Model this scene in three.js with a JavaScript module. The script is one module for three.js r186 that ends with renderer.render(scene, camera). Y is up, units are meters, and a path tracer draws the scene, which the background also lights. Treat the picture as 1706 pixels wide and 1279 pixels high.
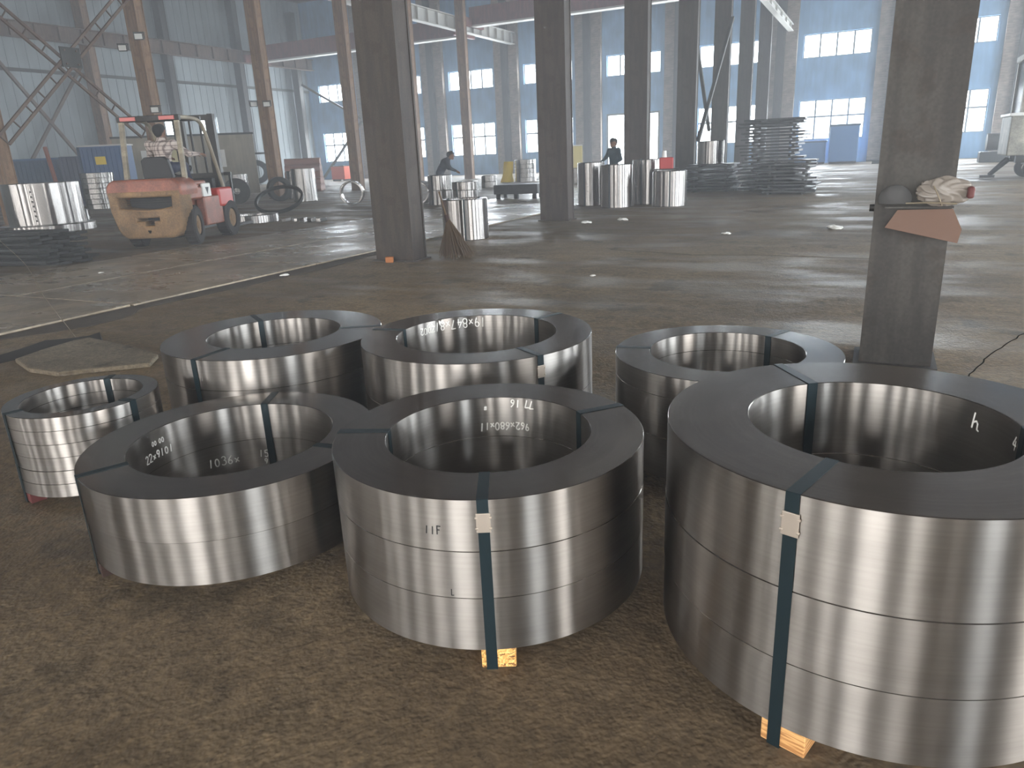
import * as THREE from 'three';
import { mergeGeometries } from 'three/addons/utils/BufferGeometryUtils.js';
import { RoundedBoxGeometry } from 'three/addons/geometries/RoundedBoxGeometry.js';
import { MarchingCubes } from 'three/addons/objects/MarchingCubes.js';
import { RectAreaLightUniformsLib } from 'three/addons/lights/RectAreaLightUniformsLib.js';

// ---------------------------------------------------------------- camera, sky, light, exposure
// World axes follow the hall: x runs along the windowed end wall, -z runs towards it.
const scene = new THREE.Scene();
const D2R = Math.PI / 180;
const camera = new THREE.PerspectiveCamera(55.93, 1706 / 1279, 0.05, 400);
camera.position.set(0, 1.42, 0);
camera.rotation.order = 'YXZ';
camera.rotation.set(-17.617 * D2R, 26.8 * D2R, -2.659 * D2R);
scene.add(camera);

scene.background = new THREE.Color(0.86, 0.94, 1.0);          // bright overcast sky
scene.backgroundIntensity = 9.0;
scene.fog = new THREE.FogExp2(new THREE.Color(0.92, 0.955, 1.0), 0.0076);   // welding and grinding haze in the hall

const renderer = new THREE.WebGLRenderer({ antialias: true });
renderer.toneMapping = THREE.LinearToneMapping;
renderer.toneMappingExposure = 1.55;
renderer.shadowMap.enabled = true;
RectAreaLightUniformsLib.init();

const SKY_COOL = new THREE.Color(0.86, 0.94, 1.0), SKY_WARM = new THREE.Color(1.0, 0.945, 0.885);
// daylight of one opening: an area light of the opening's size, just inside its glass
function daylight(name, w, h, x, y, z, yaw, color, intensity) {
  const l = new THREE.RectAreaLight(color, intensity, w, h);
  l.name = name; l.position.set(x, y, z); l.rotation.set(0, yaw, 0); scene.add(l);
}

// ---------------------------------------------------------------- helpers
function rng(seed) { let a = seed >>> 0; return () => { a = (a + 0x6D2B79F5) | 0; let t = Math.imul(a ^ (a >>> 15), 1 | a); t = (t + Math.imul(t ^ (t >>> 7), 61 | t)) ^ t; return ((t ^ (t >>> 14)) >>> 0) / 4294967296; }; }
const taken = new Map();
function numbered(name) { const n = taken.get(name) || 0; taken.set(name, n + 1); return n ? `${name}_${String(n).padStart(3, '0')}` : name; }
function shade(o) { o.traverse((m) => { if (m.isMesh) { m.castShadow = true; m.receiveShadow = true; } }); return o; }
// a thing: a Group at its base; u runs to the right along the end wall, v towards it
function thing(name, label, category, [u, y, v] = [0, 0, 0], turn = 0, group) {
  const o = new THREE.Group(); o.name = numbered(name); o.position.set(u, y, -v); o.rotation.y = turn;
  o.userData = { label, category }; if (group) o.userData.group = group; scene.add(o); return o;
}
function part(name, geo, material, parent, label) {
  const m = new THREE.Mesh(geo, material); m.name = name; m.castShadow = m.receiveShadow = true;
  if (label) m.userData.label = label; parent.add(m); return m;
}
function lone(name, label, category, geo, material, [u, y, v], turn = 0, group) {
  const m = new THREE.Mesh(geo, material); m.name = numbered(name); m.castShadow = m.receiveShadow = true;
  m.position.set(u, y, -v); m.rotation.y = turn; m.userData = { label, category }; if (group) m.userData.group = group; scene.add(m); return m;
}
function structure(name, label, category) { const o = new THREE.Group(); o.name = name; o.userData = { kind: 'structure', label, category }; scene.add(o); return o; }
// uv in metres by the dominant axis of each face
function metreUV(g, s = 1) {
  const p = g.attributes.position, n = g.attributes.normal, uv = new Float32Array(p.count * 2);
  for (let i = 0; i < p.count; i++) {
    const ax = Math.abs(n.getX(i)), ay = Math.abs(n.getY(i)), az = Math.abs(n.getZ(i));
    const [a, b] = ay >= ax && ay >= az ? [p.getX(i), p.getZ(i)] : ax >= az ? [p.getZ(i), p.getY(i)] : [p.getX(i), p.getY(i)];
    uv[2 * i] = a * s; uv[2 * i + 1] = b * s;
  }
  g.setAttribute('uv', new THREE.BufferAttribute(uv, 2)); return g;
}
function box(w, h, d, x = 0, y = 0, z = 0, r = 0) {
  let g = r ? new RoundedBoxGeometry(w, h, d, 2, Math.min(r, w / 2.01, h / 2.01, d / 2.01)) : new THREE.BoxGeometry(w, h, d);
  if (!r) g = g.toNonIndexed();
  g.translate(x, y, z); return metreUV(g);
}
function cyl(r0, r1, h, seg = 24, x = 0, y = 0, z = 0) { const g = new THREE.CylinderGeometry(r0, r1, h, seg); g.translate(x, y, z); return g.toNonIndexed(); }
function bar(a, b, w, d = w) {      // a rectangular bar from a to b
  const A = new THREE.Vector3(...a), B = new THREE.Vector3(...b), L = A.distanceTo(B), g = box(w, L, d);
  const q = new THREE.Quaternion().setFromUnitVectors(new THREE.Vector3(0, 1, 0), B.clone().sub(A).normalize());
  g.applyQuaternion(q); g.translate((A.x + B.x) / 2, (A.y + B.y) / 2, (A.z + B.z) / 2); return g;
}
function rod(a, b, r, seg = 10) {
  const A = new THREE.Vector3(...a), B = new THREE.Vector3(...b), g = new THREE.CylinderGeometry(r, r, A.distanceTo(B), seg).toNonIndexed();
  g.applyQuaternion(new THREE.Quaternion().setFromUnitVectors(new THREE.Vector3(0, 1, 0), B.clone().sub(A).normalize()));
  g.translate((A.x + B.x) / 2, (A.y + B.y) / 2, (A.z + B.z) / 2); return g;
}
const tube = (pts, r, seg = 40, rs = 8) => new THREE.TubeGeometry(new THREE.CatmullRomCurve3(pts.map((p) => new THREE.Vector3(...p))), seg, r, rs, false).toNonIndexed();
const join = (list) => mergeGeometries(list.map((g) => { const k = g.index ? g.toNonIndexed() : g; for (const a of Object.keys(k.attributes)) if (!['position', 'normal', 'uv'].includes(a)) k.deleteAttribute(a); if (!k.attributes.uv) metreUV(k); return k; }), false);
// a turned body with crisp edges: every stretch of the profile keeps its own normals; uv in metres (u round, v along the profile)
function turned(profile, seg = 128, closed = true, wave = 0, seed = 1) {
  // slight flats and waves of the turned wall, as a turn of the normal
  const bend = (i) => wave ? wave * ((fbm((i % seg) / seg, 0.5, 26, 1, 800 + seed, 3, 0.6) - 0.5) * 2) : 0;
  const pos = [], nor = [], uv = [], idx = []; let along = 0;
  const n = profile.length, last = closed ? n : n - 1, rm = Math.max(...profile.map((p) => p[0]));
  for (let k = 0; k < last; k++) {
    const [r0, y0] = profile[k], [r1, y1] = profile[(k + 1) % n], L = Math.hypot(r1 - r0, y1 - y0), nx = (y1 - y0) / L, ny = -(r1 - r0) / L, base = pos.length / 3;
    for (let i = 0; i <= seg; i++) {
      const a = (i / seg) * Math.PI * 2, c = Math.cos(a), s = -Math.sin(a);
      pos.push(r0 * c, y0, r0 * s, r1 * c, y1, r1 * s); const b = a + bend(i), cn = Math.cos(b), sn = -Math.sin(b); nor.push(nx * cn, ny, nx * sn, nx * cn, ny, nx * sn);
      const around = a * rm; uv.push(around, along, around, along + L);
    }
    for (let i = 0; i < seg; i++) { const b = base + i * 2; idx.push(b, b + 2, b + 1, b + 1, b + 2, b + 3); }
    along += L;
  }
  const g = new THREE.BufferGeometry();
  g.setAttribute('position', new THREE.Float32BufferAttribute(pos, 3)); g.setAttribute('normal', new THREE.Float32BufferAttribute(nor, 3)); g.setAttribute('uv', new THREE.Float32BufferAttribute(uv, 2)); g.setIndex(idx);
  return g;
}
// profile of a ring (outer wall, bottom, bore, top) with small chamfers, counter-clockwise seen with r to the right
const ringProfile = (R, r, h, c = 0.003, b = c) => [[R, b], [R, h - c], [R - c, h], [r + c, h], [r, h - c], [r, b], [r + b, 0], [R - b, 0]];

// ---------------------------------------------------------------- procedural textures
function hash2(x, y, s) { let h = Math.imul(x, 374761393) + Math.imul(y, 668265263) + Math.imul(s, 974634521); h = Math.imul(h ^ (h >>> 13), 1274126177); return ((h ^ (h >>> 16)) >>> 0) / 4294967296; }
function vnoise(x, y, px, py, s) {      // value noise that tiles after px, py cells
  const xi = Math.floor(x), yi = Math.floor(y), fx = x - xi, fy = y - yi, u = fx * fx * (3 - 2 * fx), w = fy * fy * (3 - 2 * fy);
  const X0 = ((xi % px) + px) % px, X1 = (X0 + 1) % px, Y0 = ((yi % py) + py) % py, Y1 = (Y0 + 1) % py;
  return (hash2(X0, Y0, s) * (1 - u) + hash2(X1, Y0, s) * u) * (1 - w) + (hash2(X0, Y1, s) * (1 - u) + hash2(X1, Y1, s) * u) * w;
}
function fbm(x, y, px, py, s, oct = 5, gain = 0.5) { let a = 0, w = 1, t = 0; for (let i = 0; i < oct; i++) { a += w * vnoise(x * px, y * py, px, py, s + i * 17); t += w; w *= gain; px *= 2; py *= 2; } return a / t; }
function texture(n, fn, srgb, m = n) {     // fn(x, y in 0..1) -> [r,g,b] in 0..1 or a grey
  const d = new Uint8Array(n * m * 4);
  for (let j = 0; j < m; j++) for (let i = 0; i < n; i++) {
    const c = fn((i + 0.5) / n, (j + 0.5) / m), k = (j * n + i) * 4;
    if (typeof c === 'number') d[k] = d[k + 1] = d[k + 2] = Math.max(0, Math.min(255, c * 255)); else for (let q = 0; q < 3; q++) d[k + q] = Math.max(0, Math.min(255, c[q] * 255));
    d[k + 3] = 255;
  }
  const t = new THREE.DataTexture(d, n, m, THREE.RGBAFormat); t.wrapS = t.wrapT = THREE.RepeatWrapping; t.magFilter = THREE.LinearFilter; t.minFilter = THREE.LinearMipmapLinearFilter; t.generateMipmaps = true;
  if (srgb) t.colorSpace = THREE.SRGBColorSpace; t.needsUpdate = true; return t;
}
const rep = (t, a, b = a) => { const k = t.clone(); k.repeat.set(a, b); k.needsUpdate = true; return k; };
const clamp = (x, a = 0, b = 1) => Math.max(a, Math.min(b, x)), sm = (a, b, x) => { const t = clamp((x - a) / (b - a)); return t * t * (3 - 2 * t); };
const mix3 = (a, b, t) => [a[0] + (b[0] - a[0]) * t, a[1] + (b[1] - a[1]) * t, a[2] + (b[2] - a[2]) * t];

// oily worn concrete: one tile is 5 m
const floorTex = texture(2048, (x, y) => {
  const a = fbm(x, y, 6, 6, 11, 6, 0.55), b = fbm(x, y, 24, 24, 31, 5, 0.6), g = fbm(x, y, 200, 200, 51, 3, 0.7), st = fbm(x, y, 4, 40, 71, 4, 0.55);
  const sp = hash2(Math.floor(x * 1024), Math.floor(y * 1024), 5);
  let c = mix3([0.45, 0.41, 0.355], [0.55, 0.51, 0.45], sm(0.3, 0.7, a * 0.5 + st * 0.2 + b * 0.3));
  c = mix3(c, [0.25, 0.225, 0.185], sm(0.57, 0.75, b) * 0.32);
  c = mix3(c, [0.16, 0.145, 0.12], sm(0.66, 0.76, fbm(x, y, 10, 10, 91, 5, 0.6)) * 0.3);
  const k = 0.76 + 0.48 * g + (sp > 0.985 ? -0.15 : sp < 0.006 ? 0.18 : 0);
  return [c[0] * k, c[1] * k, c[2] * k];
}, true);
const floorRough = texture(512, (x, y) => 0.42 + 0.5 * sm(0.25, 0.75, fbm(x, y, 6, 14, 131, 5, 0.55)));
const floorBump = texture(1024, (x, y) => 0.55 * fbm(x, y, 30, 30, 151, 5, 0.65) + 0.45 * fbm(x, y, 220, 220, 161, 2));
// lathe-turned steel: fine lines round the ring, slight waviness along it; one tile is 0.8 m x 0.2 m
const turnRough = texture(1024, (x, y) => 0.62 + 0.05 * (fbm(x, y, 2, 12, 201, 2, 0.5) - 0.5) + 0.06 * (fbm(x, y, 10, 2, 221, 2, 0.5) - 0.5), false, 512);
const turnTint = texture(512, (x, y) => { const k = 0.92 + 0.1 * (fbm(x, y, 5, 4, 261, 4, 0.5) - 0.5) + 0.05 * (fbm(x, y, 2, 40, 251, 2) - 0.5); return [k, k * 0.99, k * 0.975]; }, true, 256);
const faceRough = texture(512, (x, y) => 0.5 + 0.1 * (fbm(x, y, 4, 8, 301, 3, 0.5) - 0.5));
const rustTex = texture(1024, (x, y) => {
  const a = fbm(x, y, 26, 3, 321, 5, 0.6), b = fbm(x, y, 7, 7, 341, 5, 0.6), g = fbm(x, y, 150, 150, 351, 2);
  const c = mix3([0.80, 0.76, 0.72], [1.0, 0.97, 0.92], sm(0.3, 0.7, a)), k = 0.85 + 0.25 * g;
  const d = mix3(c, [0.72, 0.58, 0.46], sm(0.56, 0.7, b) * 0.5); return [d[0] * k, d[1] * k, d[2] * k];
}, true);
const wallTex = texture(1024, (x, y) => { const a = fbm(x, y, 18, 2, 401, 5, 0.6), b = fbm(x, y, 5, 5, 421, 5); const k = 0.86 + 0.22 * (a - 0.5) + 0.2 * (b - 0.5); return [k, k, k]; }, true);
const brickTex = texture(1024, (x, y) => {
  const row = Math.floor(y * 32), off = row % 2 ? 0.5 : 0, bx = x * 8 + off, fx = bx - Math.floor(bx), fy = y * 32 - row, mort = fx < 0.05 || fy < 0.14;
  const t = hash2(Math.floor(bx) % 8, row, 431), b = fbm(x, y, 6, 6, 441, 5, 0.6), k = (mort ? 0.82 : 0.72 + 0.2 * t) * (0.8 + 0.4 * b); return [k, k * 0.97, k * 0.94];
}, true);
const chipTex = texture(512, (x, y) => { const a = fbm(x, y, 40, 40, 501, 2), b = fbm(x, y, 16, 34, 511, 3); return mix3(mix3([0.93, 0.75, 0.46], [0.80, 0.58, 0.30], sm(0.35, 0.65, a)), [0.34, 0.20, 0.10], sm(0.60, 0.70, b) * 0.85); }, true);
const woodTex = texture(512, (x, y) => mix3([0.86, 0.66, 0.42], [0.66, 0.45, 0.25], sm(0.35, 0.7, fbm(x, y, 3, 40, 521, 4, 0.6))), true);
const grimeTex = texture(1024, (x, y) => { const a = fbm(x, y, 5, 5, 541, 6, 0.6), b = fbm(x, y, 60, 60, 551, 3); const k = 0.72 + 0.5 * (a - 0.3) + 0.25 * (b - 0.5); return [k, k * 0.98, k * 0.95]; }, true);
const plaidTex = texture(256, (x, y) => { const s = (t) => { const f = (t * 6) % 1; return f < 0.22 ? 1 : 0; }; const k = s(x) + s(y); return k > 1 ? [0.30, 0.26, 0.25] : k ? [0.52, 0.45, 0.42] : [0.80, 0.72, 0.66]; }, true);

// ---------------------------------------------------------------- materials
const std = (name, color, roughness, metalness = 0, extra = {}) => new THREE.MeshPhysicalMaterial({ name, color: new THREE.Color(color), roughness, metalness, ...extra });
const M = {
  floor: std('concrete', 0xe6d8c0, 1.0, 0, { map: rep(floorTex, 0.2), roughnessMap: rep(floorRough, 0.11), bumpMap: rep(floorBump, 0.43), bumpScale: 0.006, vertexColors: true }),
  slab: std('broken concrete', 0xd9d2c4, 0.85, 0, { map: rep(floorTex, 0.33), bumpMap: rep(floorBump, 0.8), bumpScale: 0.008 }),
  yard: std('pale yard concrete', 0xcfc4b2, 0.95),
  roadPlate: std('worn steel floor plate', 0xa89b88, 0.5, 0.0, { map: rep(grimeTex, 0.5, 0.23), roughnessMap: rep(floorRough, 0.2), bumpMap: rep(floorBump, 0.6), bumpScale: 0.004 }),
  dirt: std('dirt', 0x8a7e6e, 0.95, 0, { map: rep(floorTex, 0.4) }),
  ring: std('turned steel wall', 0xaaa5a1, 0.5, 1, { map: rep(turnTint, 1.25, 5), roughnessMap: rep(turnRough, 1.25, 5), anisotropy: 1, anisotropyRotation: Math.PI / 2 }),
  face: std('turned steel face', 0xaaa5a1, 0.34, 1, { map: rep(turnTint, 1.25, 5), roughnessMap: rep(faceRough, 0.6, 3), anisotropy: 0.4, anisotropyRotation: Math.PI / 2 }),
  farRing: std('turned steel, finely machined', 0xaaa5a1, 0.39, 1, { roughnessMap: rep(turnRough, 1.25, 5), anisotropy: 1, anisotropyRotation: Math.PI / 2 }),
  darkSteel: std('dark mill steel', 0x3b3937, 0.5, 0.6, { map: rep(grimeTex, 0.8) }),
  plate: std('dark steel plate', 0x4a4b4e, 0.45, 0.7, { map: rep(grimeTex, 0.7) }),
  strap: std('dark teal painted strap', 0x16262b, 0.38, 0.3),
  buckle: std('pale zinc buckle', 0xc9bcae, 0.42, 0.8),
  chip: std('pressed chip wood', 0xffffff, 0.9, 0, { map: rep(chipTex, 6) }),
  wood: std('pale wood', 0xffffff, 0.85, 0, { map: rep(woodTex, 5) }),
  darkWood: std('oil-stained wood', 0x3a2a22, 0.85, 0, { map: rep(woodTex, 5) }),
  redWood: std('red painted wood', 0x5a2420, 0.8),
  chalk: std('white chalk', 0xf2efe8, 0.95), ink: std('dark marker', 0x1d1a1c, 0.8), redInk: std('dull red stain', 0x5c2b28, 0.7),
  column: std('brown painted steel column', 0x40362f, 0.62, 0, { map: rep(rustTex, 0.5) }),
  columnLight: std('tan painted steel column', 0x8a6a4c, 0.65, 0, { map: rep(rustTex, 0.5) }),
  columnGrey: std('grey painted steel column', 0x3d3a37, 0.65, 0, { map: rep(rustTex, 0.5) }),
  girder: std('rusty girder', 0x6a5547, 0.7, 0, { map: rep(rustTex, 0.6) }),
  redGirder: std('dull red crane girder', 0x7c3f3a, 0.65, 0, { map: rep(rustTex, 0.4) }),
  paleGirder: std('pale grey girder', 0xb9b6b0, 0.6),
  wallBlue: std('pale blue painted wall', 0x94c0ea, 0.85, 0, { map: rep(wallTex, 0.2) }),
  wallGrey: std('grey corrugated sheet', 0xaab3b6, 0.6, 0.0, { map: rep(wallTex, 0.12) }),
  pier: std('grey brick pier', 0x9a9088, 0.9, 0, { map: rep(brickTex, 0.5) }),
  roof: std('rusty dark roof sheet', 0x3d322b, 0.9), wallPlain: std('dull interior wall', 0x8d8a84, 0.9, 0, { map: rep(wallTex, 0.2) }),
  frame: std('grey window frame', 0x7d838a, 0.6), flatBar: std('black scaled bar', 0x1d1e1c, 0.75),
  glass: std('window glass', 0xffffff, 0.0, 0, { transmission: 1, thickness: 0, ior: 1.5 }),
  rubber: std('dusty tyre rubber', 0x26221f, 0.9), black: std('black plastic', 0x141414, 0.6), hair: std('black hair', 0x0d0b0a, 0.8),
  forkOrange: std('faded orange paint', 0xa2604a, 0.5, 0, { map: rep(grimeTex, 1.1) }), forkTan: std('dust-covered orange paint', 0x9a7a55, 0.75, 0, { map: rep(grimeTex, 0.9) }),
  forkRed: std('red paint', 0xb02a1c, 0.45), forkFrame: std('pale worn guard bars', 0xa59b88, 0.6, 0, { map: rep(grimeTex, 2) }), whitePaint: std('white paint', 0xd8d6d0, 0.5),
  redLens: std('red lens', 0xb4453a, 0.3), amber: std('amber lens', 0xd49a3a, 0.3), seat: std('black vinyl seat', 0x1a1816, 0.55),
  blueSheet: std('blue corrugated sheet', 0x2f527f, 0.55), blueDark: std('dark blue sheet', 0x24405c, 0.6), yellow: std('yellow', 0xe3c21c, 0.6), beige: std('beige panel', 0xb3a68f, 0.8, 0, { map: rep(wallTex, 0.3) }),
  paper: std('white paper', 0xe9e6df, 0.9), orange: std('orange', 0xd9552a, 0.6), redBox: std('red box', 0xa8332e, 0.6), cream: std('cream panel', 0xd9c98f, 0.8),
  card: std('brown cardboard', 0x6e5548, 0.9), bag: std('crumpled white plastic', 0x857c73, 0.35, 0), straw: std('dry straw', 0x54422f, 0.95), wire: std('thin wire', 0x8a7d68, 0.6, 0.5),
  skin: std('skin', 0x8d6248, 0.6), machine: std('pale grey machine paint', 0xa9a69c, 0.6, 0, { map: rep(grimeTex, 0.7) }), darkGlass: std('dark cab glass', 0x3f5666, 0.1, 0), blueBox: std('blue tote', 0x4f78a8, 0.6), leaf: std('leaves', 0x5d7f3a, 0.9),
};
// ---------------------------------------------------------------- the hall
const UL = -44.4, UR = 14, VF = 52, VB = -12, TOP = 14, PITCH = 6.38;
{ // floor slab with patchy wear
  const w = UR - UL + 1, d = VF - VB + 1, g = new THREE.BoxGeometry(w, 0.3, d, 150, 1, 160).toNonIndexed(); g.translate((UL + UR) / 2, -0.15, -(VF + VB) / 2); metreUV(g);
  const p = g.attributes.position, c = new Float32Array(p.count * 3);
  for (let i = 0; i < p.count; i++) {
    const x = (p.getX(i) - UL) / 80, z = (p.getZ(i) + 60) / 80, a = fbm(x, z, 22, 14, 601, 5, 0.6), b = fbm(x, z, 60, 40, 621, 3, 0.6), k = 0.74 + 0.34 * sm(0.3, 0.7, a) + 0.16 * (b - 0.5), warm = fbm(x, z, 12, 12, 641, 3);
    c[3 * i] = k * (0.97 + 0.07 * warm); c[3 * i + 1] = k * 0.965; c[3 * i + 2] = k * (0.97 - 0.09 * warm);
  }
  g.setAttribute('color', new THREE.BufferAttribute(c, 3));
  const floor = structure('floor', 'oily worn grey-brown concrete workshop floor', 'floor'); part('slab', g, M.floor, floor);
  // dirt-filled cracks
  const crack = (pts, w) => { const pos = [], r = rng(77 + Math.round(pts[0][0] * 100)); const fine = [];
    for (let i = 0; i < pts.length - 1; i++) for (let k = 0; k < 8; k++) { const t = k / 8; fine.push([pts[i][0] + (pts[i + 1][0] - pts[i][0]) * t + (r() - 0.5) * 0.015, pts[i][1] + (pts[i + 1][1] - pts[i][1]) * t + (r() - 0.5) * 0.015]); } fine.push(pts[pts.length - 1]);
    for (let i = 0; i < fine.length - 1; i++) { const [a, b] = fine[i], [c2, d2] = fine[i + 1], L = Math.hypot(c2 - a, d2 - b), nx = (-(d2 - b) / L) * w / 2, ny = ((c2 - a) / L) * w / 2; pos.push(a + nx, 0.0015, -(b + ny), c2 - nx, 0.0015, -(d2 - ny), a - nx, 0.0015, -(b - ny), a + nx, 0.0015, -(b + ny), c2 + nx, 0.0015, -(d2 + ny), c2 - nx, 0.0015, -(d2 - ny)); }
    const g2 = new THREE.BufferGeometry(); g2.setAttribute('position', new THREE.Float32BufferAttribute(pos, 3)); g2.setAttribute('normal', new THREE.Float32BufferAttribute(pos.map((_, i) => (i % 3 === 1 ? 1 : 0)), 3)); part('crack', metreUV(g2), M.dirt, floor, 'dark dirt-filled crack'); };
  crack([[0.6, 5.0], [0.75, 5.5], [1.06, 6.28], [1.6, 7.4], [2.6, 9.6]], 0.008); crack([[-3.5, 10.4], [-2.2, 10.0], [-1.4, 10.1], [0.4, 9.9]], 0.012);
  const yard = structure('ground_outside', 'pale concrete yard outside the hall', 'ground'); part('yard', box(UR - UL + 40, 0.2, VF - VB + 40, (UL + UR) / 2, -0.42, -(VF + VB) / 2), M.yard, yard);
}
// a wall along local x with rectangular openings [x0, x1, y0, y1]; local z is its thickness
function wallGeo(x0, x1, h, t, holes) {
  const xs = [...new Set([x0, x1, ...holes.flatMap((o) => [o[0], o[1]])])].filter((x) => x >= x0 && x <= x1).sort((a, b) => a - b), list = [];
  for (let i = 0; i < xs.length - 1; i++) {
    const m = (xs[i] + xs[i + 1]) / 2, w = xs[i + 1] - xs[i]; let y = 0;
    for (const o of holes.filter((o) => o[0] < m && o[1] > m).sort((a, b) => a[2] - b[2])) { if (o[2] > y) list.push(box(w, o[2] - y, t, m, (o[2] + y) / 2, 0)); y = o[3]; }
    if (y < h) list.push(box(w, h - y, t, m, (h + y) / 2, 0));
  }
  return join(list);
}
let windowCount = 0;
// a glazed window in a wall; local x along the wall, origin at the sill's middle; nx by ny panes
function windowUnit(label, w, h, nx, ny, [u, y, v], turn, missing = []) {
  const o = structure(`window_${++windowCount}`, label, 'window'); o.position.set(u, y, -v); o.rotation.y = turn;
  const f = 0.06; part('frame', join([box(w, f, 0.08, 0, f / 2, 0), box(w, f, 0.08, 0, h - f / 2, 0), box(f, h - 2 * f, 0.08, -w / 2 + f / 2, h / 2, 0), box(f, h - 2 * f, 0.08, w / 2 - f / 2, h / 2, 0)]), M.frame, o);
  for (let i = 1; i < nx; i++) part('mullion', box(0.11, h - 2 * f, 0.06, -w / 2 + (w * i) / nx, h / 2, 0), M.frame, o);
  for (let j = 1; j < ny; j++) part('transom', box(w - 2 * f, 0.11, 0.062, 0, h * (ny === 2 ? 0.58 : j / ny), 0), M.frame, o);
  const ys = ny === 2 ? [0, h * 0.58, h] : [0, h];
  for (let i = 0; i < nx; i++) for (let j = 0; j < ny; j++) {
    if (missing.includes(i + j * nx)) continue;
    part('pane', new THREE.PlaneGeometry(w / nx - 0.06, ys[j + 1] - ys[j] - 0.08).translate(-w / 2 + (w * (i + 0.5)) / nx, (ys[j] + ys[j + 1]) / 2, 0), M.glass, o);
  }
  return o;
}
{ // end wall with the two rows of windows
  const w = structure('wall_far', 'pale blue end wall with two rows of bright windows and brick piers', 'wall'); w.position.set(0, 0, -VF - 0.15);
  const holes = [], order = ['first', 'second', 'third', 'fourth', 'fifth', 'sixth', 'seventh', 'eighth', 'ninth'];
  let n = 0;
  for (let k = -6; k <= 1; k++) {
    const a = -5.0 + PITCH * k, b = a + 3.8, door = k === -2; holes.push([a, b, 6.25, 7.6], [a, b, door ? 0 : 1.45, 3.8]);
    const m = (a + b) / 2, nth = order[n++];
    windowUnit(`upper window band of the end wall, ${nth} bay from the grey sheet wall`, 3.8, 1.35, 4, 1, [m, 6.25, VF + 0.15], 0);
    daylight('upper_window_light', 3.7, 1.25, m, 6.92, -VF - 0.34, Math.PI, SKY_COOL, 23);
    if (!door) { windowUnit(`lower window of the end wall, ${nth} bay from the grey sheet wall`, 3.8, 2.35, 4, 2, [m, 1.45, VF + 0.15], 0); daylight('lower_window_light', 3.7, 2.25, m, 2.62, -VF - 0.34, Math.PI, SKY_COOL, 23); }
    else daylight('doorway_light', 3.7, 3.7, m, 1.9, -VF - 0.34, Math.PI, SKY_COOL, 23);
  }
  part('wall_panels', wallGeo(UL, UR, TOP, 0.3, holes), M.wallBlue, w);
  for (let k = -7; k <= 1; k++) { const m = -5.0 + PITCH * k + 3.8 + (PITCH - 3.8) / 2; if (m > UL + 1 && m < UR - 1) { part('pier', box(1.9, TOP, 0.35, m, TOP / 2, 0.33), M.pier, w, 'grey brick pier'); part('pilaster', box(0.5, TOP, 0.3, m, TOP / 2, 0.6), M.columnGrey, w, 'dark steel pilaster'); } }
  // open doorway in the end wall
  const d = structure('door_1', 'open doorway in the end wall with daylight behind', 'door'); d.position.set(-17.76 + 1.9, 0, -VF - 0.15);
  part('door_frame', join([box(0.12, 3.8, 0.36, -1.84, 1.9, 0), box(0.12, 3.8, 0.36, 1.84, 1.9, 0), box(3.6, 0.12, 0.36, 0, 3.74, 0)]), M.frame, d);
}
{ // corrugated side wall
  const w = structure('wall_left', 'grey corrugated sheet side wall', 'wall');
  w.position.set(UL - 0.15, 0, 0); w.rotation.y = Math.PI / 2;      // local x -> -z ... local +x points to -z
  const h2 = [[37.0, 38.6, 3.2, 5.0], [40.0, 41.6, 3.2, 5.0]];
  part('wall_panels', wallGeo(VB, VF, TOP, 0.3, h2), M.wallGrey, w);
  // vertical ribs of the sheet
  const ribs = []; for (let v = VB + 0.3; v < VF; v += 0.6) { if (h2.some((o) => v > o[0] - 0.15 && v < o[1] + 0.15)) { ribs.push(box(0.09, 3.2, 0.025, v, 1.6, 0.16), box(0.09, TOP - 5.0, 0.025, v, (TOP + 5) / 2, 0.16)); } else ribs.push(box(0.09, TOP, 0.025, v, TOP / 2, 0.16)); }
  part('sheet_ribs', join(ribs), M.wallGrey, w);
  for (const [m, nm] of [[37.8, 'nearer the tan building columns'], [40.8, 'farther towards the end wall']]) { windowUnit(`small bright window low in the grey sheet wall, ${nm}`, 1.6, 1.8, 2, 1, [UL - 0.15, 3.2, m], Math.PI / 2); daylight('side_window_light', 1.5, 1.7, UL - 0.34, 4.1, -m, -Math.PI / 2, SKY_COOL, 20); }
  part('sheet_rail', box(VF - VB, 0.18, 0.12, (VF + VB) / 2, 7.2, 0.22), M.columnGrey, w);
}
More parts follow.
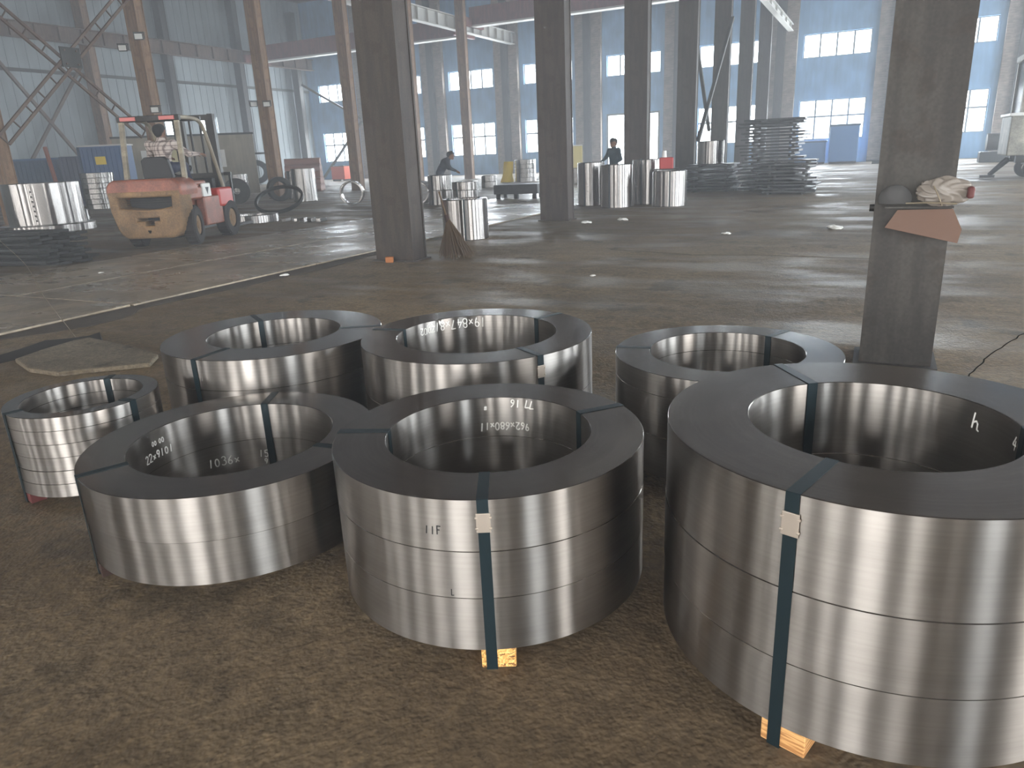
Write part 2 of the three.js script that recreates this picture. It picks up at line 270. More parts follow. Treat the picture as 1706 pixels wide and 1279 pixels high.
{ // wall on the other side of the hall, outside the frame: windows and an open roller door whose light the steel mirrors
  const w = structure('wall_right', 'dull side wall with windows and an open roller door', 'wall'); w.position.set(UR + 0.15, 0, 0); w.rotation.y = Math.PI / 2;
  const holes = [[-3.6, 0.4, 0, 4.8]]; daylight('roller_door_light', 3.9, 4.7, UR - 0.12, 2.4, 1.6, Math.PI / 2, SKY_WARM, 10.5);
  const bays = [-10.5, 4.5, 10.9, 17.3, 23.6, 30, 36.4, 42.8];
  bays.forEach((a) => { holes.push([a, a + 3.8, 1.2, 4.2], [a, a + 3.8, 6.25, 7.6]);
    daylight('side_window_light', 3.7, 2.9, UR - 0.12, 2.7, -(a + 1.9), Math.PI / 2, SKY_COOL, 13); daylight('side_window_light', 3.7, 1.25, UR - 0.12, 6.92, -(a + 1.9), Math.PI / 2, SKY_COOL, 13); });
  part('wall_panels', wallGeo(VB, VF, TOP, 0.3, holes), M.wallPlain, w);
  const back = structure('wall_behind', 'dull end wall behind the camera with an open door and windows', 'wall'); back.position.set(0, 0, -VB + 0.15);
  const h2 = [[-0.9, 2.1, 0, 4.6]]; daylight('open_door_light', 2.9, 4.5, 0.6, 2.3, -VB - 0.12, 0, SKY_WARM, 9);
  for (const a of [-41, -34.6, -28.2, -21.8, -16.6, -12.4, -8.2, -4.4, 4.4, 8.6]) { h2.push([a, a + 1.7, 1.2, 4.2], [a, a + 1.7, 6.25, 7.6]); daylight('back_window_light', 1.65, 2.9, a + 0.85, 2.7, -VB - 0.12, 0, SKY_WARM, 10.5); daylight('back_window_light', 1.65, 1.25, a + 0.85, 6.92, -VB - 0.12, 0, SKY_WARM, 10.5); }
  part('wall_panels', wallGeo(UL, UR, TOP, 0.3, h2), M.wallPlain, back);
  const c = structure('ceiling', 'dark sheet roof of the hall', 'ceiling'); part('roof_sheet', box(UR - UL + 1, 0.2, VF - VB + 1, (UL + UR) / 2, TOP + 0.1, -(VF + VB) / 2), M.roof, c);
}

// ---------------------------------------------------------------- steel columns
function column(label, u, v, w, d, h, material, flange = 0.03) {
  const t = thing('steel_column', label, 'column', [u, 0, v]);
  part('shaft', box(w, h, d, 0, h / 2, 0, 0.006), material, t);
  part('flange', join([box(w + 0.03, h, flange, 0, h / 2, d / 2 + flange / 2), box(w + 0.03, h, flange, 0, h / 2, -d / 2 - flange / 2)]), material, t);
  part('base_plate', box(w + 0.1, 0.02, d + 0.18, 0, 0.01, 0), material, t);
  return t;
}
const rowLabels = ['thick dark brown steel column with a straw broom leaning on it', 'dark steel column beside the plated lane, bare and straight', 'hazy steel column just past the machined ring bundles', 'hazy steel column behind the red box, braced to the next one', 'hazy steel column at the stack of dark plates, far end of the cross brace', 'pale hazy column behind the plate stack', 'thin hazy column close to the end wall beside the plate stack'];
[8.95, 14.95, 20.9, 26.85, 32.8, 38.7, 44.6].forEach((v, i) => column(rowLabels[i], -6.25, v, 0.62, 0.3, 12, M.column));
column('slim dark grey steel column with a bag and cardboard tied to it', 0.195, 5.26, 0.385, 0.26, 12, M.columnGrey);
const tanLabels = ['tan steel column carrying the lower end of the lattice brace', 'tan steel column directly behind the forklift guard', 'tan steel column with floodlights beside the leaning dark ring', 'tan steel column between the end windows and the thick dark column', 'tan steel column half hidden by the thick dark column', 'hazy tan column in front of the fourth end window'];
[13.9, 19.6, 25.4, 31.2, 36.9, 43.0].forEach((v, i) => column(tanLabels[i], -24.1, v, 0.55, 0.3, 12, M.columnLight));
['orange-brown wall column behind the lattice brace', 'dark slim wall column behind the forklift mast', 'dark slim wall column left of the black flange discs', 'dark wall column in the corner of the sheet wall'].forEach((l, i) => column(l, UL + 0.55, [31.9, 37.6, 44.0, 50.2][i], [0.75, 0.6, 0.6, 0.6][i], 0.4, 13, i ? M.columnGrey : M.columnLight));

['brown column outside the frame to the rear, beside the lane', 'brown column outside the frame, hindmost by the lane', 'brown column outside the frame to the right of the bundles', 'brown column outside the frame, right rear', 'brown column outside the frame, hindmost right'].forEach((l, i) => column(l, [-6.25, -6.25, 6.6, 6.6, 6.6][i], [-2.4, -8, 3.3, -2.4, -8][i], 0.62, 0.3, 12, M.column));

// runway girders with stiffeners
function runway(label, u, y, h, v0, v1, material, w = 0.35, gap = 1.0) {
  const t = thing('runway_girder', label, 'girder', [u, y, (v0 + v1) / 2]); const L = v1 - v0;
  part('web', box(0.04, h, L, 0, h / 2, 0), material, t); part('top_flange', box(w, 0.05, L, 0, h, 0), material, t); part('bottom_flange', box(w, 0.05, L, 0, 0, 0), material, t);
  for (let z = -L / 2 + gap / 2; z < L / 2; z += gap) part('stiffener', box(w * 0.85, h - 0.05, 0.03, 0, h / 2, z), material, t);
  return t;
}
runway('stiffened crane girder along the grey sheet wall', UL + 1.15, 8.75, 0.8, 6, 51.5, M.girder, 0.4, 1.4);
runway('pale crane girder above the row of tan columns', -24.7, 8.95, 0.75, 2, 51.5, M.paleGirder, 0.4, 1.1);
runway('slim pale girder above the row of dark columns', -5.75, 7.85, 0.35, 6, 51.5, M.paleGirder, 0.3, 2.2);
for (const [a, b, l] of [[-42.99, -24.95, 'dull red crane bridge spanning from the sheet wall to the tan columns'], [-24.44, -6.64, 'dull red crane bridge spanning from the tan to the dark columns']]) {
  const t = thing('crane_bridge', l, 'crane', [(a + b) / 2, a < -30 ? 8.8 : 9.3, 45]); const L = b - a;
  part('box_girder', box(L, 1.1, 0.5, 0, 0.55, 0), M.redGirder, t); part('lower_lip', box(L, 0.1, 0.62, 0, 0.0, 0), M.paleGirder, t); for (const s of [-1, 1]) part('end_carriage', box(0.2, 0.5, 2.6, s * (L / 2 - 0.1), 0.2, 0), M.redGirder, t);
}
// laced bracing: two channels joined by battens, in the plane of the tan columns
function lattice(label, v0, y0, v1, y1) {
  const u = -24.1 + (label.includes('rising') ? 0.34 : -0.34), t = thing('lattice_brace', label, 'brace', [u, 0, 0]); const L = Math.hypot(v1 - v0, y1 - y0), dv = (v1 - v0) / L, dy = (y1 - y0) / L, s = 0.17;
  for (const k of [-1, 1]) part('channel', bar([0, y0 + k * s * dv, -(v0 - k * s * dy)], [0, y1 + k * s * dv, -(v1 - k * s * dy)], 0.08), M.girder, t);
  const n = Math.floor(L / 0.62); for (let i = 0; i <= n; i++) { const f = i / n, v = v0 + (v1 - v0) * f, y = y0 + (y1 - y0) * f; part('batten', bar([0, y - s * dv, -(v + s * dy)], [0, y + s * dv, -(v - s * dy)], 0.05, 0.03), M.girder, t); }
  return t;
}
const risen = lattice('laced steel brace rising from the left post up past the sheet wall', 13.95, 2.5, 19.3, 7.4);
lattice('laced steel brace descending to the tan column behind the forklift', 14.2, 7.03, 19.35, 2.73);
{ const g = part('gusset_plate', box(0.05, 0.6, 0.66, 0.06, 5.0, -16.6), M.darkSteel, risen, 'dark gusset plate'); for (const [a, b] of [[-0.2, -0.2], [0.2, 0.2], [-0.2, 0.2], [0.2, -0.2]]) part('bolt', rod([0.08, 5 + a, -16.6 + b], [0.12, 5 + a, -16.6 + b], 0.03, 6), M.girder, g); }
function brace(label, a, b, w, m = M.girder) { const A = [a[0], a[1], -a[2]], B = [b[0], b[1], -b[2]]; return lone('diagonal_brace', label, 'brace', bar(A, B, w), m, [0, 0, 0]); }
brace('slim angle brace rising to the right on the sheet wall', [UL + 0.3, 0.1, 25.4], [UL + 0.3, 7.6, 31.4], 0.16); brace('slim angle brace falling to the right on the sheet wall', [UL + 0.7, 8.4, 25.7], [UL + 0.7, 0.1, 31.5], 0.16);
brace('hazy diagonal brace between two dark columns, descending away', [-6.64, 8.2, 27.0], [-6.64, 2.0, 32.6], 0.12, M.columnGrey); brace('hazy diagonal brace between two dark columns, rising away', [-5.86, 1.6, 27.0], [-5.86, 6.2, 32.6], 0.12, M.columnGrey);
brace('thin brace from the sheet wall corner down past the end window', [-43.44, 7.6, 50.2], [-38.1, 4.68, 50.62], 0.16, M.columnGrey); brace('thin brace from the foot of the first end bay back up to the wall', [-42.6, 0.05, 50.4], [-38.1, 4.5, 50.7], 0.16, M.columnGrey);
// the plated lane
{ const r = rng(5); let n = 0;
  for (let v = 2.2; v < 46; v += 3.05) for (const [a, b] of [[-11.6, -9.45], [-9.43, -7.3]]) {
    const t = 0.022, m = lone('floor_plate', 'worn steel plate of the lane running down the hall', 'plate', box(b - a - 0.02 * r(), t, 3.03, 0, t / 2, 0, 0.004), M.roadPlate, [(a + b) / 2 + (r() - 0.5) * 0.03, 0.002 , v + 1.5], (r() - 0.5) * 0.006, 'steel plates of the lane'); n++; } }
function flat(points, t) { const s = new THREE.Shape(points.map(([x, y]) => new THREE.Vector2(x, y))); const g = new THREE.ExtrudeGeometry(s, { depth: t, bevelEnabled: true, bevelSize: 0.008, bevelThickness: 0.006, bevelSegments: 1 }); g.rotateX(-Math.PI / 2); return metreUV(g); }
{ const r = rng(8), a = [], b = []; for (let v = 3.6; v < 11; v += 0.25) { a.push([-7.28, v]); b.unshift([-7.24 + (0.5 * fbm(v / 16, 0.3, 8, 1, 731, 4) + (v < 5 ? 0.25 : 0)) * sm(11, 8, v) * sm(3.4, 4.4, v) + 0.05 * fbm(v / 4, 0.7, 16, 1, 741, 2), v]); }
  part('dirt_strip', flat([...a, ...b], 0.003), M.dirt, scene.getObjectByName('floor'), 'dark oily dirt along the lane edge').position.y = -0.003;
  part('dirt_hollow', flat([[-6.49, 3.35], [-6.54, 3.58], [-6.63, 3.82], [-6.47, 3.95], [-6.38, 4.07], [-6.41, 4.2], [-6.1, 4.0], [-6.21, 3.85], [-6.31, 3.65], [-6.2, 3.33], [-6.21, 3.19]].reverse(), 0.003), std('black oily dirt', 0x241f1a, 0.8), scene.getObjectByName('floor'), 'black oily dirt in the hollow by the broken slab').position.y = -0.003; }
// ---------------------------------------------------------------- writing: a small hand of strokes, each glyph in a box 0.6 wide and 1 high
const arc = (cx, cy, rx, ry, a0, a1, n = 12) => Array.from({ length: n + 1 }, (_, i) => { const a = (a0 + ((a1 - a0) * i) / n) * D2R; return [cx + rx * Math.cos(a), cy + ry * Math.sin(a)]; });
const GLYPH = {
  0: [arc(0.3, 0.5, 0.22, 0.46, 80, 450, 18)], 1: [[[0.34, 1], [0.26, 0]]], 2: [[...arc(0.28, 0.74, 0.22, 0.24, 160, -40, 10), [0.06, 0.04], [0.56, 0.0]]],
  3: [[...arc(0.26, 0.76, 0.2, 0.22, 150, -80, 10), ...arc(0.26, 0.27, 0.24, 0.27, 80, -150, 12)]], 4: [[[0.36, 1], [0.05, 0.36], [0.56, 0.4]], [[0.42, 0.7], [0.38, 0]]], 5: [[[0.52, 1], [0.16, 0.96], [0.12, 0.58], ...arc(0.26, 0.3, 0.24, 0.3, 100, -150, 12)]],
  6: [[[0.46, 1], [0.16, 0.6], [0.08, 0.26], ...arc(0.28, 0.24, 0.2, 0.23, 180, 530, 16)]], 7: [[[0.06, 0.96], [0.54, 1], [0.24, 0]]], 8: [[...arc(0.3, 0.74, 0.19, 0.22, 270, -80, 14), ...arc(0.3, 0.26, 0.23, 0.26, 90, 440, 16)]], 9: [[...arc(0.3, 0.72, 0.2, 0.25, 0, 350, 16), [0.48, 0.5], [0.3, 0]]],
  x: [[[0.1, 0.55], [0.5, 0.1]], [[0.46, 0.58], [0.12, 0.06]]], m: [[[0.02, 0.5], [0.06, 0], [0.1, 0.36], [0.24, 0.48], [0.28, 0], [0.34, 0.38], [0.48, 0.48], [0.54, 0]]], h: [[[0.16, 1], [0.08, 0], [0.14, 0.36], [0.34, 0.5], [0.46, 0.34], [0.46, -0.02], [0.62, -0.12]]],
  '#': [[[0.2, 0.9], [0.12, 0.1]], [[0.44, 0.9], [0.36, 0.1]], [[0.02, 0.66], [0.56, 0.7]], [[0, 0.34], [0.54, 0.38]]], F: [[[0.1, 1], [0.1, 0]], [[0.1, 1], [0.5, 0.98]], [[0.1, 0.55], [0.4, 0.55]]], L: [[[0.14, 1], [0.12, 0.02], [0.5, 0.06]]], I: [[[0.3, 1], [0.3, 0]], [[0.12, 1], [0.48, 1]], [[0.12, 0], [0.48, 0]]], ' ': [],
};
// strokes as thin ribbons on a cylinder wall: azimuth az and height y of the text's start; inside = on the bore, read from within; upturned = written head down
function writing(parent, name, text, radius, az, y, size, { inside = true, upturned = false, width = 0.005, material = M.chalk, seed = 3 } = {}) {
  const r = rng(seed), pos = [], nor = [], lift = inside ? radius - 0.0012 : radius + 0.0009;
  const place = (s, t) => { const a = az * D2R + (inside ? -1 : 1) * (s / radius); return [lift * Math.cos(a), y + t, -lift * Math.sin(a), Math.cos(a), -Math.sin(a)]; };
  let at = 0;
  for (const ch of text) {
    const jig = (r() - 0.5) * 0.12, sc = 0.9 + 0.2 * r();
    for (const line of GLYPH[ch] || []) {
      const pts = line.map(([x, yy]) => [at + x * size * sc + jig * yy * size, (yy + jig) * size * sc]);
      for (let i = 0; i < pts.length - 1; i++) {
        let [x0, y0] = pts[i], [x1, y1] = pts[i + 1]; const L = Math.hypot(x1 - x0, y1 - y0) || 1e-6, nx = (-(y1 - y0) / L) * width / 2, ny = ((x1 - x0) / L) * width / 2, e = width * 0.3 / L; x0 -= (x1 - x0) * e; y0 -= (y1 - y0) * e;
        const q = [[x0 + nx, y0 + ny], [x0 - nx, y0 - ny], [x1 - nx, y1 - ny], [x0 + nx, y0 + ny], [x1 - nx, y1 - ny], [x1 + nx, y1 + ny]];
        for (const [sx, sy] of q) { const p = upturned ? place(-sx, -sy) : place(sx, sy); pos.push(p[0], p[1], p[2]); nor.push((inside ? -1 : 1) * p[3], 0, (inside ? -1 : 1) * p[4]); }
      }
    }
    at += size * (ch === ' ' ? 0.5 : 0.68);
  }
  const g = new THREE.BufferGeometry(); g.setAttribute('position', new THREE.Float32BufferAttribute(pos, 3)); g.setAttribute('normal', new THREE.Float32BufferAttribute(nor, 3)); g.setAttribute('uv', new THREE.Float32BufferAttribute(new Float32Array((pos.length / 3) * 2), 2));
  return part(name, g, material, parent);
}
// ---------------------------------------------------------------- strapped bundles of turned rings
function strapGeo(R, r, yt, w = 0.032, t = 0.0016) {
  const s = new THREE.Shape([[r - t, 0.0008], [R + t, 0.0008], [R + t, yt + t * 0.3], [R + t * 0.3, yt + t], [r - t * 0.3, yt + t], [r - t, yt + t * 0.3]].map((p) => new THREE.Vector2(...p)));
  const e = 0.0004; s.holes.push(new THREE.Path([[r - e, 0.002], [r - e, yt + e], [R + e, yt + e], [R + e, 0.002]].map((p) => new THREE.Vector2(...p))));
  const g = new THREE.ExtrudeGeometry(s, { depth: w, bevelEnabled: false }); g.translate(0, 0, -w / 2); return metreUV(g);
}
function buckleGeo() { const l = [box(0.004, 0.058, 0.04, 0, 0, 0, 0.0015)]; for (const y of [-0.016, 0.016]) for (const z of [-0.019, 0.019]) l.push(box(0.006, 0.006, 0.008, 0.001, y, z, 0.002)); return join(l); }
const buckleShape = buckleGeo();
function ringBundle(label, u, v, R, r, yt, yb, shares, straps, { blocks = [], buckles = [], group = 'strapped bundles of turned steel rings', seed = 1, blockWidth = 0.075 } = {}) {
  const t = thing('strapped_ring_bundle', label, 'ring bundle', [u, 0, v], 0, group), rand = rng(seed), total = shares.reduce((a, b) => a + b, 0); let y = yt; t.userData.rings = undefined; const rings = [];
  shares.forEach((s, i) => {
    const h = ((yt - yb) * s) / total; y -= h; const dr = i === 0 ? 0 : (rand() - 0.5) * 0.004, g = turned(ringProfile(R + dr, r - dr, h - 0.0001, 0.002, 0.0004), 288, true, 0.03, seed * 7 + i);
    // walls and faces have their own finish
    const per = 288 * 6, walls = [0, 4], geo = g; geo.clearGroups(); for (let k = 0; k < 8; k++) geo.addGroup(k * per, per, walls.includes(k) ? 0 : 1);
    const m = new THREE.Mesh(geo, [M.ring, M.face]); m.name = 'ring'; m.castShadow = m.receiveShadow = true; m.position.set((rand() - 0.5) * 0.002, y, (rand() - 0.5) * 0.002); m.rotation.y = rand() * 6; t.add(m); m.userData.turnOf = m.rotation.y; rings.push(m); delete m.userData.turnOf;
  });
  delete t.userData.rings;
  straps.forEach((az, i) => {
    const a = az * D2R, s = part('strap', strapGeo(R + 0.001, r - 0.001, yt), M.strap, t, 'dark teal steel strap'); s.rotation.y = a;
    if (buckles[i]) { const b = part('strap_buckle', buckleShape, M.buckle, s, 'pale crimped strap buckle'); b.position.set(R + 0.0045, yt - buckles[i], 0); }
    const kind = blocks[i] || M.darkWood, w = blockWidth, b = part('skid_block', box(R - r - 0.004, yb - 0.0025, w, (R + r) / 2, (yb + 0.0025) / 2 , -0.02, 0.004), kind, t, 'wooden skid block under the strap'); b.rotation.y = a;
  });
  return { t, rings };
}
// text is given in the bundle's axes; each ring is turned, so the writing goes into a sub-part that turns back
function mark(b, ring, text, radius, az, y, size, opt = {}) { const m = b.rings[ring], w = writing(m, opt.material === M.ink ? 'stamp_mark' : 'chalk_writing', text, radius, az - m.rotation.y / D2R, y - m.position.y, size, opt); w.position.set(-0, 0, 0); return w; }

const C = ringBundle('strapped bundle of three rings with a pale chip wood block under its front strap', -1.098, 1.982, 0.513, 0.341, 0.544, 0.066, [0.33, 0.31, 0.36], [-64.1, 48.7, -159.1], { blocks: [M.chip, M.darkWood, M.darkWood], buckles: [0.068], seed: 11, blockWidth: 0.1 });
mark(C, 0, '962x680x11', 0.341, 91.5, 0.442, 0.029, { upturned: true, seed: 4 }); mark(C, 0, '77 16', 0.341, 88, 0.535, 0.03, { upturned: true, seed: 5 }); mark(C, 0, '#', 0.341, 121, 0.49, 0.022, { width: 0.003 });
mark(C, 0, '11F', 0.513, -83, 0.435, 0.026, { inside: false, material: M.ink, width: 0.0035 }); mark(C, 1, 'L', 0.513, -76, 0.245, 0.022, { inside: false, material: M.ink, width: 0.003 });
const Rb = ringBundle('widest and tallest strapped ring bundle, on a pale wood block, its bore marked in chalk', 0.061, 2.082, 0.562, 0.338, 0.688, 0.066, [0.39, 0.31, 0.30], [-107.1, 124.1, 8], { blocks: [M.wood, M.darkWood, M.darkWood], buckles: [0.075], seed: 12, blockWidth: 0.11 });
mark(Rb, 0, 'h', 0.338, 44, 0.612, 0.05, {}); mark(Rb, 0, '40', 0.338, 16, 0.612, 0.042, { upturned: false }); mark(Rb, 1, 'I', 0.562, -62, 0.335, 0.016, { inside: false, material: M.ink, width: 0.003 });
const Lb = ringBundle('low strapped bundle of two wide rings with 1036 chalked in its bore', -2.236, 1.921, 0.558, 0.389, 0.392, 0.06, [0.5, 0.5], [-115.8, 116.4, 6.4], { seed: 13 });
mark(Lb, 1, '1036x', 0.389, 158, 0.125, 0.042, {}); mark(Lb, 1, '15', 0.389, 125, 0.135, 0.036, {}); mark(Lb, 1, '9', 0.389, 122, 0.1, 0.028, {}); mark(Lb, 0, '22x9101', 0.389, -158, 0.268, 0.034, { upturned: false, seed: 8 }); mark(Lb, 0, '00 00', 0.389, -166, 0.325, 0.022, { width: 0.003 });
const Sb = ringBundle('smallest strapped bundle of six narrow rings beside the low wide one', -3.293, 2.009, 0.325, 0.256, 0.426, 0.05, [1, 1, 1, 1, 1, 1], [-104.7, 121.3, 3.4], { blocks: [M.redWood], seed: 14 });
ringBundle('strapped wide ring bundle behind the low one, with a thin bright seam near its top', -3.063, 3.051, 0.609, 0.372, 0.5, 0.06, [0.36, 0.64], [-87.4, 146.8, 30.8], { seed: 15 });
const B2 = ringBundle('strapped ring bundle with long chalk writing and wet stains, behind the three-ring one', -1.801, 3.186, 0.593, 0.412, 0.55, 0.06, [0.5, 0.5], [-32.3, 65.5, -171.2], { buckles: [0.075], seed: 16 });
mark(B2, 0, '19x847x8101', 0.412, 112, 0.535, 0.05, { upturned: true, seed: 9 }); mark(B2, 0, '2002', 0.412, 154, 0.52, 0.04, { upturned: true }); mark(B2, 0, '84', 0.412, 146, 0.545, 0.026, { upturned: true });
ringBundle('thin-walled strapped ring bundle behind the widest one', -0.56, 3.299, 0.501, 0.343, 0.52, 0.06, [0.2, 0.4, 0.4], [-171, 64.7, -53], { seed: 17 });

// floor litter and the broken slab between the bundles and the lane
{ const t = lone('broken_slab', 'broken flat slab of grey concrete on the floor beside the small bundle', 'concrete', flat([[-6.06, 3.24], [-5.66, 3.1], [-5.3, 3.1], [-5.16, 3.24], [-4.99, 3.37], [-4.84, 3.5], [-5.0, 3.7], [-5.51, 3.83], [-6.16, 3.93], [-6.2, 3.82], [-6.15, 3.5]], 0.026), M.slab, [0, 0.007, 0]); t.geometry.computeBoundingBox(); }
{ const r = rng(91); const pts = [];
  for (const [u, v, s, l] of [[-7.05, 7.35, 0.05, 'scrap of white paper at the edge of the steel lane'], [-5.35, 14.3, 0.09, 'scrap of white paper at the foot of the bare dark column'], [-4.75, 14.9, 0.1, 'crumpled white rag on the floor in front of the tall ring bundles'], [-2.2, 12.5, 0.06, 'small white scrap lying on the open floor'], [-0.6, 13.4, 0.12, 'flat pale strip of litter on the open floor'], [-2.95, 8.1, 0.03, 'tiny white chip on the open brown floor'], [0.4, 11.2, 0.1, 'pale scrap near the slim grey column'], [-10.2, 6.9, 0.06, 'white scrap beside the pile of dark flat bars']]) {
    const g = new THREE.IcosahedronGeometry(s, 1); const p = g.attributes.position; for (let i = 0; i < p.count; i++) { const x = p.getX(i), y = p.getY(i), z = p.getZ(i), k = 0.7 + 0.6 * hash2(Math.round(x * 997), Math.round(z * 991), Math.round(y * 983)); p.setXYZ(i, x * k * 1.3, Math.abs(y) * k * 0.45, z * k); } g.computeVertexNormals(); lone('litter_scrap', l, 'litter', metreUV(g), M.paper, [u, 0.001, v], r() * 6, 'scraps on the floor'); } }
// ---------------------------------------------------------------- people: tapered bones joined by a smooth minimum, meshed on a grid
const SHOE = [0.03, 0.027, 0.025];
function fieldMesh(bones, centre, half, n, k, colours) {
  const mc = new MarchingCubes(n, M.skin, false, false, 90000); mc.isolation = 0; const hs = n / 2;
  for (let z = 0; z < n; z++) for (let y = 0; y < n; y++) for (let x = 0; x < n; x++) {
    const p = [centre[0] + ((x - hs) / hs) * half, centre[1] + ((y - hs) / hs) * half, centre[2] + ((z - hs) / hs) * half]; let d = 9;
    for (const b of bones) { const e = boneDist(b, p); if (d > 8) d = e; else { const h = clamp(0.5 + (0.5 * (d - e)) / k); d = d + (e - d) * h - k * h * (1 - h); } }
    mc.field[x + y * n + z * n * n] = -d;
  }
  mc.update(); const c = mc.count, pos = new Float32Array(c * 3), nor = new Float32Array(c * 3), col = new Float32Array(c * 3), uv = new Float32Array(c * 2);
  for (let i = 0; i < c; i++) {
    const p = [0, 1, 2].map((q) => centre[q] + mc.positionArray[3 * i + q] * half); let best = 9, tag = 'skin';
    for (const b of bones) { const e = boneDist(b, p); if (e < best) { best = e; tag = b[8]; } }
    let rgb = colours[tag]; if (tag === 'plaid') { const f = (t) => ((t * 14 + 100) % 1) < 0.28; const q = (f(p[0] + 0.6 * p[2]) ? 1 : 0) + (f(p[1]) ? 1 : 0); rgb = q === 2 ? [0.07, 0.055, 0.05] : q ? [0.2, 0.15, 0.135] : [0.5, 0.42, 0.37]; }
    for (let q = 0; q < 3; q++) { pos[3 * i + q] = p[q]; nor[3 * i + q] = mc.normalArray[3 * i + q]; col[3 * i + q] = rgb[q]; }
  }
  const g = new THREE.BufferGeometry(); g.setAttribute('position', new THREE.BufferAttribute(pos, 3)); g.setAttribute('color', new THREE.BufferAttribute(col, 3)); g.setAttribute('uv', new THREE.BufferAttribute(uv, 2)); g.computeVertexNormals();
  for (let i = 0; i < c; i++) { const L = Math.hypot(nor[3 * i], nor[3 * i + 1], nor[3 * i + 2]) || 1; const a = g.attributes.normal, s = (nor[3 * i] * a.getX(i) + nor[3 * i + 1] * a.getY(i) + nor[3 * i + 2] * a.getZ(i)) < 0 ? -1 : 1; nor[3 * i] *= s / L; nor[3 * i + 1] *= s / L; nor[3 * i + 2] *= s / L; }
  g.setAttribute('normal', new THREE.BufferAttribute(nor, 3)); return g;
}
function boneDist(b, p) {
  const ax = p[0] - b[0], ay = p[1] - b[1], az = p[2] - b[2], bx = b[4] - b[0], by = b[5] - b[1], bz = b[6] - b[2], L = bx * bx + by * by + bz * bz, t = L ? clamp((ax * bx + ay * by + az * bz) / L) : 0;
  return Math.hypot(ax - t * bx, ay - t * by, az - t * bz) - (b[3] + (b[7] - b[3]) * t);
}
M.person = std('person', 0xffffff, 0.85, 0, { vertexColors: true });
const bone = (a, ra, b, rb, tag) => [...a, ra, ...b, rb, tag];
function handBones(w, dir, up) {   // five unequal bent fingers from the palm; dir = along the forearm, up = back of the hand
  const D = new THREE.Vector3(...dir).normalize(), U = new THREE.Vector3(...up).normalize(), S = new THREE.Vector3().crossVectors(D, U).normalize(), at = (d, s, u) => [w[0] + D.x * d + S.x * s + U.x * u, w[1] + D.y * d + S.y * s + U.y * u, w[2] + D.z * d + S.z * s + U.z * u], l = [];
  for (const s of [-0.025, 0, 0.025]) l.push(bone(at(0, s * 0.6, 0), 0.02, at(0.085, s, 0), 0.014, 'skin'));
  [[-0.03, 0.06], [-0.01, 0.075], [0.011, 0.07], [0.031, 0.052]].forEach(([s, L]) => { l.push(bone(at(0.085, s, 0), 0.0095, at(0.085 + L * 0.55, s * 1.1, -0.008), 0.009, 'skin'), bone(at(0.085 + L * 0.55, s * 1.1, -0.008), 0.009, at(0.085 + L * 0.8, s * 1.1, -0.035), 0.008, 'skin')); });
  l.push(bone(at(0.02, -0.03, -0.005), 0.012, at(0.055, -0.062, -0.02), 0.01, 'skin'), bone(at(0.055, -0.062, -0.02), 0.01, at(0.085, -0.066, -0.035), 0.0085, 'skin')); return l;
}
